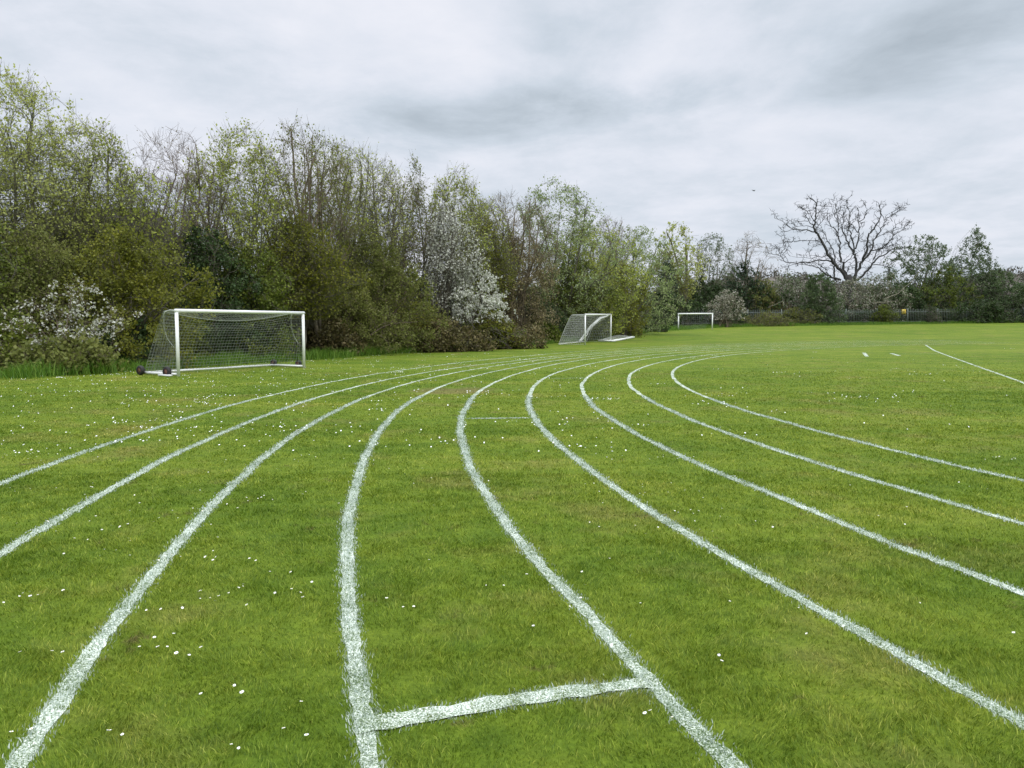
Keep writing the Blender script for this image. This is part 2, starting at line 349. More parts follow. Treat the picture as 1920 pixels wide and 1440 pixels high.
def painted(name, P, half, label, group=None, blades=True, seed=0, start_z=0.003, dens=11000, far_step=0.12):
    """One painted line: chalky ribbon on the turf plus white-coated grass blades where it is near enough to see them."""
    P = resample(P, 0.03); rg = np.random.default_rng(seed + 77)
    d = np.hypot(P[:, 0], P[:, 1]); keep = [0]; acc = 0.0
    for i in range(1, len(P)):
        acc += 0.03
        if acc >= min(far_step * 4, 0.03 + 0.006 * d[i]) or i == len(P) - 1: keep.append(i); acc = 0.0
    Q = P[keep]; T = np.gradient(Q, axis=0); T /= np.linalg.norm(T, axis=1, keepdims=True); Nn = np.stack([-T[:, 1], T[:, 0]], 1)
    n = len(Q); w = half * (0.92 + 0.3 * (vnoise(Q[:, 0] * 9, Q[:, 1] * 9, 1.0, seed + 3) - 0.5))
    w = w * np.where(blades & (np.hypot(Q[:, 0], Q[:, 1]) < 16), .74, .92); el = w + rg.normal(0, 0.006, n); er = w + rg.normal(0, 0.006, n)
    z = gz(Q[:, 0], Q[:, 1]) + start_z
    A = np.c_[Q + Nn * el[:, None], z]; B = np.c_[Q - Nn * er[:, None], z]
    mb = MB(); i = np.arange(n - 1)
    mb.add(np.stack([A, B], 1).reshape(-1, 3), np.stack([2 * i, 2 * i + 1, 2 * i + 3, 2 * i + 2], 1), 0)
    if blades:
        dm = np.hypot(P[:, 0], P[:, 1]); inside = P[(dm < 17) & (P[:, 1] > 1.2)]
        if len(inside):
            T2 = np.gradient(inside, axis=0); T2 /= np.linalg.norm(T2, axis=1, keepdims=True) + 1e-9
            dd = np.hypot(inside[:, 0], inside[:, 1])
            cov = .6 + .8 * vnoise(inside[:, 0] * 5, inside[:, 1] * 5, 1.1, seed + 50)
            cnt = rg.poisson(cov * np.clip(dens * np.clip(4.0 / dd, 0.16, 1) ** 1.1, 0, None) * 2 * half * 0.03)
            j = np.repeat(np.arange(len(inside)), cnt)
            e = np.clip(rg.uniform(-1, 1, len(j)) * half + rg.normal(0, 0.006, len(j)), -half * 1.4, half * 1.4)
            pos = inside[j] + np.stack([-T2[j, 1], T2[j, 0]], 1) * e[:, None] + rg.normal(0, 0.015, (len(j), 2))
            blades_into(mb, pos, np.hypot(pos[:, 0], pos[:, 1]), rg, 0.015, 0.0036, 1, lean=.85)
    o = mb.build(name, [MAT['line'], MAT['blade_white']]); MARKS.append((P[::3], half))
    return tag(o, label, 'painted line', group, 'structure')
def blades_into(mb, pos, d, rg, h0, w0, mi=0, zoff=0.0, hvar=None, lean=0.75):
    n = len(pos); 
    if n == 0: return
    z = gz(pos[:, 0], pos[:, 1]) + zoff
    h = h0 * rg.uniform(0.55, 1.3, n) * (1 if hvar is None else hvar)
    w = w0 * rg.uniform(0.7, 1.3, n) * np.clip(d / 3.4, 1, 6)
    a = rg.uniform(0, 2 * math.pi, n)
    fl = vnoise(pos[:, 0], pos[:, 1], 0.16, 21) * 9
    la = np.where(rg.random(n) < 0.6, fl, rg.uniform(0, 2 * math.pi, n)); ln = h * rg.uniform(0.15, 1.25, n) * lean
    u = np.stack([np.cos(a), np.sin(a)], 1) * (w / 2)[:, None]; L = np.stack([np.cos(la), np.sin(la)], 1) * ln[:, None]
    V = np.empty((n, 5, 3))
    V[:, 0] = np.c_[pos - u, z - 0.004]; V[:, 1] = np.c_[pos + u, z - 0.004]
    V[:, 2] = np.c_[pos + u * 0.8 + L * 0.4, z + h * 0.6]; V[:, 3] = np.c_[pos - u * 0.8 + L * 0.4, z + h * 0.6]
    V[:, 4] = np.c_[pos + L, z + h]
    b = np.arange(n)[:, None] * 5
    off = mb.n; mb.add(V, b + np.array([[0, 1, 2, 3]]), mi); mb.F.append((b + np.array([[3, 2, 4]]) + off, mi))

ORD = {1: 'outermost painted lane line, passing closest to the large netted goal', 2: 'second lane line from the outside, entering at the left edge below the outermost one',
       3: 'third lane line from the outside, running into the bottom left corner', 4: 'fourth lane line, meeting the left end of the near cross line at the bottom',
       5: 'middle lane line, meeting the right end of the near cross line', 6: 'sixth lane line, crossing to the right edge lowest of all',
       7: 'seventh lane line from the outside, third from the inner edge', 8: 'lane line next to the innermost one, second tightest bend',
       9: 'innermost lane line with the tightest bend, around the open grass at right'}
for k in LINES:
    th = np.linspace(-0.34, 1.35, 2600)
    painted('lane_line', line_pts(k, th), 0.055, 'white ' + ORD[k], 'curved white lane lines of the grass running track', seed=k)
CROSS = 'white cross lines between the lane lines'
painted('cross_line', [(-0.60, 2.875), (-0.26, 2.99), (0.0, 3.08), (0.2, 3.14), (0.39, 3.19), (0.50, 3.22), (0.58, 3.245)], 0.072, 'bright white cross line joining two lane lines in the foreground', CROSS, seed=31, start_z=0.007, dens=15000)
painted('cross_line', [(-0.72, 12.76), (-0.2, 12.80), (0.27, 12.86)], 0.05, 'thin white cross line between the middle and sixth lane lines', CROSS, seed=32, start_z=0.007)
painted('cross_line', [(1.17, 22.46), (2.13, 22.68)], 0.03, 'faint farther cross line between the sixth and seventh lane lines', CROSS, blades=False, seed=33, start_z=0.007)
painted('field_line', [(29.2, 54.4), (24.6, 44.8), (19.2, 32.6), (13.87, 20.78), (11.3, 15.8)], 0.06, 'straight white line slanting across the grass at the right edge', 'straight field markings at the right', blades=False, seed=34)
painted('field_line', [(20.2, 40.4), (21.6, 40.75), (23.03, 41.03)], 0.03, 'thin faint white line between a short bar and the slanting line', 'straight field markings at the right', blades=False, seed=35)
painted('short_bar', [(19.25, 42.1), (17.35, 37.6)], 0.10, 'short white painted bar standing apart on the right grass, left of its twin', 'short white painted bars', blades=False, seed=36)
painted('short_bar', [(20.35, 41.3), (19.35, 38.4)], 0.10, 'short white painted bar at the end of the thin faint line', 'short white painted bars', blades=False, seed=37)

def mark_dist(pos):
    """Signed clearance from the painted marks (negative = inside one)."""
    th = np.arctan2(pos[:, 1] - CY, CX - pos[:, 0]); r = np.hypot(pos[:, 0] - CX, pos[:, 1] - CY)
    m = np.full(len(pos), 9.0)
    for k in LINES: m = np.minimum(m, np.abs(r - line_r(k, th)) - 0.05)
    for P, hw in MARKS[len(LINES):]:
        Q = P[(np.hypot(P[:, 0], P[:, 1]) < 32)]
        if not len(Q): continue
        near = np.where(np.min(np.abs(pos[:, 1:2] - np.array([[Q[:, 1].min(), Q[:, 1].max()]])), 1) < 3)[0] if False else np.where((pos[:, 1] > Q[:, 1].min() - .5) & (pos[:, 1] < Q[:, 1].max() + .5) & (pos[:, 0] > Q[:, 0].min() - .5) & (pos[:, 0] < Q[:, 0].max() + .5))[0]
        for s in range(0, len(near), 4000):
            ii = near[s:s + 4000]
            dd = np.sqrt(((pos[ii][:, None] - Q[None, ::2]) ** 2).sum(-1)).min(1) - hw
            m[ii] = np.minimum(m[ii], dd)
    return m

# ------------------------------------------------------------------ mown grass blades, thinning with distance
rg = np.random.default_rng(1); rng_f = np.random.default_rng(91); mbg = MB()
for (d0, d1, dens) in ((1.9, 3.6, 14000), (3.6, 5.5, 8500), (5.5, 8, 4200), (8, 12, 1700), (12, 18, 700), (18, 26, 330), (26, 40, 120)):
    xm = d1 * 0.74 + 0.4; n = int(dens * 2 * xm * (d1 - d0))
    p = np.stack([rg.uniform(-xm, xm, n), rg.uniform(d0, d1, n)], 1)
    p = p[np.abs(p[:, 0]) < p[:, 1] * 0.74 + 0.4]
    cl = vnoise(p[:, 0], p[:, 1], 0.22, 3) * 0.6 + vnoise(p[:, 0], p[:, 1], 0.06, 4) * 0.4
    fade = np.clip((42 - p[:, 1]) / 22, 0, 1)
    keep = (rng_f.random(len(p)) < fade) & (mark_dist(p) > rg.normal(0.004, 0.006, len(p))) & (rg.random(len(p)) < 0.35 + 1.1 * cl)
    worn = ((p[:, 0] + 1.35) / 1.2) ** 2 + ((p[:, 1] - 18.3) / 1.1) ** 2 < 1
    keep &= ~(worn & (rg.random(len(p)) < 0.7))
    p = p[keep]; cl = cl[keep]
    blades_into(mbg, p, p[:, 1], rg, 0.020, 0.0029, 0, hvar=0.45 + 1.05 * cl, lean=1.3)
o = mbg.build('grass', MAT['blade']); tag(o, 'short mown grass blades covering the near field', 'grass', kind='stuff')

# ------------------------------------------------------------------ trees and bushes
PROFILE = {  # crown radius (share of the widest) against height
 'tall':   [(.06, .25), (.25, .60), (.50, .95), (.68, 1.0), (.84, .90), (.94, .66), (1.0, .30)],
 'brush':  [(.04, .35), (.25, .60), (.50, .85), (.72, 1.0), (.88, .90), (.96, .66), (1.0, .32)],
 'round':  [(.22, .35), (.38, .80), (.58, 1.0), (.75, .95), (.90, .66), (1.0, .12)],
 'willow': [(.03, .60), (.25, .92), (.50, 1.0), (.70, .94), (.87, .76), (.96, .48), (1.0, .20)],
 'bush':   [(.00, .80), (.20, 1.0), (.50, .97), (.75, .76), (.92, .44), (1.0, .10)],
 'spire':  [(.06, .50), (.25, .95), (.45, 1.0), (.70, .60), (.90, .26), (1.0, .03)],
}
def bez(a, b, c, S):
    t = np.linspace(0, 1, S + 1)[None, :, None]
    return a[:, None] * (1 - t) ** 2 + 2 * t * (1 - t) * b[:, None] + t * t * c[:, None]
def grow(rng, H, W, prof='tall', counts=(12, 110, 900, 2600), stems=5, base=.5, lean=(0, 0), r0=None, wig=.05, rise=.45, twig=(.35, .9), tup=.5, lump=.25):
    """Limbs, branches and twigs that reach into a crown of the given outline. Returns [(points, radii), ...]."""
    r0 = r0 or .0135 * H; pr = np.array(PROFILE[prof]); R = W / 2
    lob = rng.uniform(-1, 1, (6, 2)); ph = rng.uniform(0, 6.28, 6)
    def targets(m, shell):
        h = pr[0, 0] + (1 - pr[0, 0]) * rng.random(m * 3); q = np.interp(h, pr[:, 0], pr[:, 1])
        keep = rng.random(m * 3) < (q + .12) ** 1.3; h = h[keep][:m]; q = q[keep][:m]; a = rng.uniform(0, 2 * math.pi, len(h))
        w = 1 + lump * sum(np.cos(a * (1 + i // 2) + ph[i] + h * 7 * lob[i, 0]) * lob[i, 1] for i in range(6)) * .6
        rad = R * q * w * rng.uniform(0, 1, len(h)) ** shell; zz = h * H * (1 - .10 * np.clip(rad / R, 0, 1.3) ** 2 * (h > .6)) 
        zz *= 1 + .05 * lump * np.sin(a * 3 + ph[0])
        return np.stack([rad * np.cos(a) + lean[0] * zz, rad * np.sin(a) + lean[1] * zz, zz], 1)
    def wiggle(P, k):
        t = np.linspace(0, 1, P.shape[1])[None, :, None]; L = np.linalg.norm(P[:, -1] - P[:, 0], axis=1)[:, None, None]
        a1, a2, a3 = rng.normal(0, 1, (3, len(P), 1, 3)); return P + k * L * (a1 * np.sin(math.pi * t) + .7 * a2 * np.sin(2 * math.pi * t) + .4 * a3 * np.sin(3.5 * math.pi * t) * t)
    out = []
    # limbs from the ground
    A = targets(counts[0], .5); A[:, 2] = np.clip(A[:, 2], .45 * H, H * .97); m = len(A)
    a = rng.uniform(0, 6.28, stems); sb = np.stack([np.cos(a), np.sin(a), 0 * a], 1) * base * rng.random((stems, 1)); sb[:, 2] = -.1
    b0 = sb[np.arange(m) % stems]; mid = b0 * .7 + A * np.array([.30, .30, .55])
    P = wiggle(bez(b0, mid, A, 9), wig * .5); Rr = (r0 * rng.uniform(.55, 1, m))[:, None] * np.linspace(1, .22, 10)[None]; out.append((P, Rr))
    for lv, (cnt, S) in enumerate(((counts[1], 6), (counts[2], 4)), 1):
        pts = np.concatenate([p[:, 1:].reshape(-1, 3) for p, _ in out]); rr = np.concatenate([q[:, 1:].reshape(-1) for _, q in out])
        tg = np.concatenate([unit(p[:, 1:] - p[:, :-1]).reshape(-1, 3) for p, _ in out])
        T = targets(cnt, .42 if lv == 1 else .45); at_i = np.empty(len(T), int)
        for k in range(0, len(T), 300):
            d = T[k:k + 300, None] - pts[None]; L = np.sqrt((d ** 2).sum(-1))
            at_i[k:k + 300] = (L + np.maximum(0, pts[None, :, 2] - T[k:k + 300, None, 2] + rise * L) * 1.6).argmin(1)
        a0 = pts[at_i]; L = np.linalg.norm(T - a0, axis=1, keepdims=True); c = a0 + tg[at_i] * L * .45 + np.array([0, 0, .05]) * L
        P = wiggle(bez(a0, c, T, S), wig); r1 = np.clip(rr[at_i] * .62, .004, .010 * L[:, 0] + .006)
        out.append((P, r1[:, None] * np.linspace(1, .3, S + 1)[None]))
    # twigs
    Pc = np.concatenate([out[2][0], out[1][0][:, 2:6 + 1][:, :5]]); k = rng.integers(0, len(Pc), counts[3]); t = rng.uniform(.25, 1, counts[3]) * (Pc.shape[1] - 1)
    i = np.minimum(t.astype(int), Pc.shape[1] - 2); f = (t - i)[:, None]; a0 = Pc[k, i] * (1 - f) + Pc[k, i + 1] * f; d = unit(Pc[k, i + 1] - Pc[k, i])
    d = unit(d + rng.normal(0, .5, d.shape) + np.array([0, 0, tup])); L = rng.uniform(*twig, (counts[3], 1)) * (H / 12) ** .5
    P = np.stack([a0, a0 + d * L * .5 + rng.normal(0, .04, d.shape) * L, a0 + d * L + rng.normal(0, .08, d.shape) * L], 1); out.append((P, np.tile([[.007, .0055, .003]], (counts[3], 1))))
    return out
def leaf_quads(mb, C, size, rng, mi=0, droop=0.0, long=1.5):
    n = len(C); s = size * rng.uniform(0.6, 1.35, n)
    u = unit(rng.normal(0, 1, (n, 3)) + np.array([0, 0, -droop])); v = unit(np.cross(u, rng.normal(0, 1, (n, 3))))
    u = u * (s * long / 2)[:, None]; v = v * (s / 2)[:, None]
    V = np.stack([C - u, C + v, C + u, C - v], 1)
    mb.add(V, np.arange(n)[:, None] * 4 + np.array([[0, 1, 2, 3]]), mi)
def on_twigs(lv, n, rng, t_lo=0.25, jit=0.1, levels=1):
    res = []
    for P, m in ([(lv[-1][0], n)] if levels == 1 else [(lv[-1][0], int(n * .7)), (lv[-2][0], n - int(n * .7))]):
        b = rng.integers(0, len(P), m); S = P.shape[1] - 1
        t = rng.uniform(t_lo, 1, m) * S; i = np.minimum(t.astype(int), S - 1); f = (t - i)[:, None]
        res.append(P[b, i] * (1 - f) + P[b, i + 1] * f + rng.normal(0, jit, (m, 3)))
    return np.concatenate(res)
KIND = {  # growth habits
 'tall':   dict(prof='tall', counts=(18, 150, 1100, 3600), stems=6, base=.8, tup=.75),
 'brush':  dict(prof='brush', counts=(30, 200, 1200, 3000), stems=12, base=1.4, rise=.6, tup=.8),
 'round':  dict(prof='round', counts=(12, 120, 900, 2800), stems=3, base=.3, rise=.2, tup=.3),
 'willow': dict(prof='willow', counts=(18, 150, 1100, 3200), stems=6, base=.9, rise=.3, tup=.5),
 'bush':   dict(prof='bush', counts=(16, 110, 700, 1900), stems=12, base=1.2, rise=.3, tup=.3, twig=(.25, .6), lump=.45),
 'spire':  dict(prof='spire', counts=(8, 130, 700, 2000), stems=1, base=.1, rise=.3, tup=.5),
}
def plant(name, kind, px, D, top, wpx, leaf, n, size, bark, label, cat, seed, group, part='crown', trunk='trunk', t_lo=0.2, jit=0.12, lift=0.0, extra=None, **over):
    """A tree or bush: stems and twigs in one part, leaves or blossom in another."""
    rng = np.random.default_rng(seed); b = gpt(px, D); b[2] -= 0.03
    H = top_of(top, D) - b[2]; W = wpx / F_PX * D
    kw = dict(KIND[kind]); kw.update(over); flat = kw.pop('flat', 1.0); lv = grow(rng, H, W, **kw); lv = [(p * np.array([1, flat, 1]), q) for p, q in lv]
    if D > 75: lv[-1] = (lv[-1][0][::2], lv[-1][1][::2])
    root = empty(name, b, label, cat, group); mb = MB()
    thin = max(0.006, 0.00022 * D)
    for i, (P, Rr) in enumerate(lv): tubes(mb, P, np.maximum(Rr, thin * (0.38 if i == len(lv) - 1 else 0.5)), 6 if i == 0 else 3)
    mb.build(trunk, MAT[bark], root)
    if n:
        mc = MB(); C = on_twigs(lv, int(n * 1.35), rng, t_lo, jit, 2); C = C[C[:, 2] > lift * H]
        leaf_quads(mc, C, size, rng)
        for (m2, n2, s2, j2) in (extra or ()):
            C2 = on_twigs(lv, n2, rng, 0.3, j2, 1); leaf_quads(mc, C2, s2, rng, 1)
        mc.build(part, [MAT[leaf]] + [MAT[e[0]] for e in (extra or ())], root)
    return root
TG, BG, FG = 'trees of the belt along the left side of the field', 'bushes at the foot of the tree belt', 'trees and bushes behind the far fence'
# tall back row, left to right along the belt
T = lambda *a, **k: plant('tree', *a[:-2], 'tree', a[-1], TG, **k) if False else plant('tree', *a, **k)
for (kind, px, D, top, w, leaf, n, size, bark, label, seed, kw) in (
 ('tall', -120, 29, 175, 330, 'leaf_pale', 6500, .085, 'bark', 'tall pale tree at the far left, only its edge inside the picture', 101, {}),
 ('tall', 22, 31, 142, 300, 'leaf_pale', 9500, .082, 'bark_olive', 'tallest tree of the belt, thin pale leaves, at the left edge', 102, {}),
 ('tall', 100, 34, 262, 190, 'leaf_olive', 4800, .085, 'bark_olive', 'lower olive tree in the gap right of the tallest tree', 115, {}),
 ('tall', 265, 32, 325, 150, 'leaf_fresh', 4200, .085, 'bark', 'low green tree in front of the bare reddish one', 116, {}),
 ('brush', 405, 38, 310, 120, 'leaf_pale', 2200, .085, 'bark_brown', 'grey twiggy tree filling the gap right of the bare reddish one', 117, {}),
 ('tall', 630, 42, 268, 140, 'leaf_fresh', 3600, .09, 'bark_olive', 'pale leafy tree just behind the olive many-stemmed one', 118, {}),
 ('brush', 738, 46, 330, 130, 'leaf_olive', 3600, .09, 'bark_brown', 'olive brown tree in front of the slender pointed one', 119, {}),
 ('tall', 905, 56, 378, 110, 'leaf_fresh', 3600, .10, 'bark_olive', 'green tree between the narrow topped one and the brown brushy one', 120, {}),
 ('tall', 195, 33, 243, 150, 'leaf_fresh', 4200, .08, 'bark_olive', 'slim leafy tree just right of the tallest tree at the left', 103, {}),
 ('tall', 335, 35, 246, 150, 'bud', 700, .05, 'bark_red', 'bare reddish twiggy tree with no leaves, left of the fresh green one', 104, dict(stems=2, counts=(12, 120, 800, 2400))),
 ('tall', 462, 36, 240, 165, 'leaf_fresh', 5600, .09, 'bark_olive', 'upright fresh green tree rising behind the large netted goal', 105, {}),
 ('brush', 570, 39, 238, 165, 'leaf_olive', 3600, .085, 'bark_brown', 'olive many-stemmed tree right of the upright fresh green one', 106, {}),
 ('brush', 690, 44, 283, 130, 'leaf_pale', 2600, .085, 'bark_olive', 'fine grey twiggy tree between the olive tree and the slender pointed one', 107, {}),
 ('spire', 780, 48, 300, 105, 'leaf_olive', 3200, .09, 'bark', 'slender pointed tree with a single leader above the white blossom', 108, {}),
 ('tall', 855, 50, 320, 105, 'leaf_fresh', 3600, .10, 'bark_olive', 'narrow green topped tree directly above the blossoming cherry', 109, {}),
 ('brush', 955, 58, 362, 150, 'bud', 1800, .08, 'bark_brown', 'brown leafless brushy tree right of the blossoming cherry', 110, {}),
 ('willow', 1040, 64, 344, 190, 'leaf_willow', 9000, .12, 'bark', 'large round pale green willow, highest crown above the small goal', 111, {}),
 ('brush', 1140, 78, 408, 90, 'bud', 700, .09, 'bark_red', 'small grey bare tree showing over the right shoulder of the willow', 112, {}),
 ('willow', 1100, 66, 425, 170, 'leaf_fresh', 8500, .12, 'bark_olive', 'dense green tree below the right side of the large willow', 113, {}),
 ('willow', 1185, 80, 425, 150, 'leaf_willow', 7000, .14, 'bark_olive', 'pale green willow at the right end of the left tree belt', 114, {}),
):
    plant('tree', kind, px, D, top, w * 1.25, leaf, int(n * 1.2), size * .88, bark, label, 'tree', seed, TG, **kw)
# dense shrubs and small trees in front of them
for (kind, px, D, top, w, leaf, n, size, bark, label, seed, kw) in (
 ('bush', -60, 26, 400, 300, 'leaf_mid', 9000, .085, 'bark', 'green thicket at the left edge below the tallest tree', 201, {}),
 ('bush', 70, 27, 430, 260, 'leaf_olive', 10000, .08, 'bark_brown', 'brownish olive thicket behind the low white blossom at the left', 202, {}),
 ('bush', 240, 27.5, 432, 290, 'leaf_yellow', 14000, .085, 'bark', 'broad yellow-green bush left of the large netted goal', 203, {}),
 ('bush', 380, 32, 425, 190, 'leaf_dark', 12000, .09, 'bark', 'dark green bush behind the left post of the large goal', 204, {}),
 ('bush', 470, 33, 470, 200, 'leaf_mid', 12000, .09, 'bark', 'mid green bush filling the space behind the goal net', 205, {}),
 ('round', 560, 35, 410, 180, 'leaf_yellow', 9000, .09, 'bark', 'bright green small tree with bare trunks at the right goal post', 206, dict(lift=.28)),
 ('bush', 690, 40, 430, 220, 'leaf_olive', 14000, .095, 'bark_brown', 'large olive brown bush between the goal and the cherry', 207, {}),
 ('bush', 640, 38, 520, 190, 'leaf_olive', 9000, .085, 'bark_brown', 'lower olive bush just right of the large goal', 208, {}),
 ('bush', 770, 42.5, 560, 120, 'leaf_yellow', 5000, .085, 'bark', 'small yellow-green bush left of the blossoming cherry', 209, {}),
 ('round', 905, 52, 405, 110, 'leaf_yellow', 4600, .11, 'bark', 'yellow-green leafy crown peeping out right of the blossom', 210, {}),
 ('bush', 965, 55, 440, 170, 'bud', 6500, .10, 'bark_brown', 'brown twiggy thicket between the cherry and the small goal', 211, {}),
 ('bush', 1085, 62, 485, 150, 'leaf_mid', 11000, .11, 'bark', 'dark green bush directly behind the small netted goal', 212, {}),
 ('bush', 1165, 70, 490, 110, 'leaf_yellow', 9000, .12, 'bark', 'yellow-green bush standing right of the small netted goal', 213, {}),
 ('bush', 1010, 58, 560, 110, 'leaf_dark', 6000, .10, 'bark', 'dark low bush left of the small netted goal', 214, {}),
):
    plant('bush', kind, px, D + 1.2 + .01 * D, top, w, leaf, int(n * 1.35), size * .82, bark, label, 'bush', seed, BG, part='leaves', trunk='stems', flat=.6, **kw)
# brambles and low scrub along the foot of the belt
for i, (px, D, top, w, leaf, n, label) in enumerate((
 (-20, 24.2, 585, 220, 'leaf_mid', 6000, 'low green scrub at the left edge by the long grass'),
 (125, 23.6, 638, 230, 'leaf_olive', 6000, 'low olive brown bramble under the left white blossom'),
 (235, 27, 600, 150, 'leaf_dark', 5500, 'low dark scrub left of the goal wheels'),
 (340, 30.5, 590, 170, 'leaf_mid', 6500, 'low green scrub behind the left end of the goal net'),
 (470, 33, 585, 190, 'leaf_dark', 7500, 'dark low scrub seen through the middle of the goal net'),
 (610, 37, 600, 140, 'bramble', 5500, 'brown bramble touching the right goal post'),
 (720, 41.5, 600, 150, 'leaf_olive', 5500, 'olive low scrub midway between the goal and the cherry'),
 (830, 42.2, 600, 150, 'bramble', 5500, 'brown bramble directly under the blossoming cherry'),
 (922, 45.5, 585, 110, 'leaf_yellow', 3200, 'small yellow-green bush at the right foot of the cherry'),
 (945, 46.5, 605, 130, 'bramble', 4500, 'reddish bramble at the right foot of the cherry'),
 (1020, 57, 605, 90, 'leaf_mid', 3500, 'low green scrub reaching the net of the small goal'),
 (1205, 86, 575, 90, 'leaf_dark', 5500, 'low dark scrub between the small goal and the farthest goal'),
)):
    plant('bramble' if 'bramble' in label else 'scrub', 'bush', px, D + 1.3 + .012 * D, top, w, leaf, n, .075 + .0008 * D, 'bark_brown', label, 'bramble' if 'bramble' in label else 'scrub', 300 + i, 'low scrub and brambles along the long grass', part='leaves', trunk='stems', flat=.7)
# blossom
plant('blossom_tree', 'tall', 840, 46.3, 392, 100, 'blossom', 4300, .085, 'bark', 'tall thin cherry with a haze of white blossom right up to its top', 'tree', 401, 'white blossom trees', part='blossom', jit=.05, lift=.30, lump=.4)
plant('blossom_tree', 'bush', 884, 46.6, 484, 150, 'blossom', 5600, .09, 'bark', 'spreading cherry with long level branches thick with white blossom', 'tree', 402, 'white blossom trees', part='blossom', jit=.05, lift=.30, rise=-.1, tup=.05, counts=(14, 60, 420, 1300), lump=.5, extra=(('leaf_mid', 900, .08, .1),))
plant('blossom_bush', 'bush', 140, 26.0, 528, 225, 'blossom', 1350, .06, 'bark_brown', 'thin white blossom bush left of the large netted goal', 'bush', 403, 'white blossom trees', part='blossom', trunk='stems', jit=.04, lift=.25, counts=(10, 50, 260, 900), lump=.7, extra=(('leaf_olive', 1200, .07, .12),))
def fence_D(px):                                    # forward distance of the fence below a photo column
    a, b = gpt(1205, 108.5), gpt(2000, 126.5); k = (px - 960) / F_PX
    t = (a[0] - k * a[1]) / ((a[0] - k * a[1]) - (b[0] - k * b[1])); return float(a[1] + (b[1] - a[1]) * t)
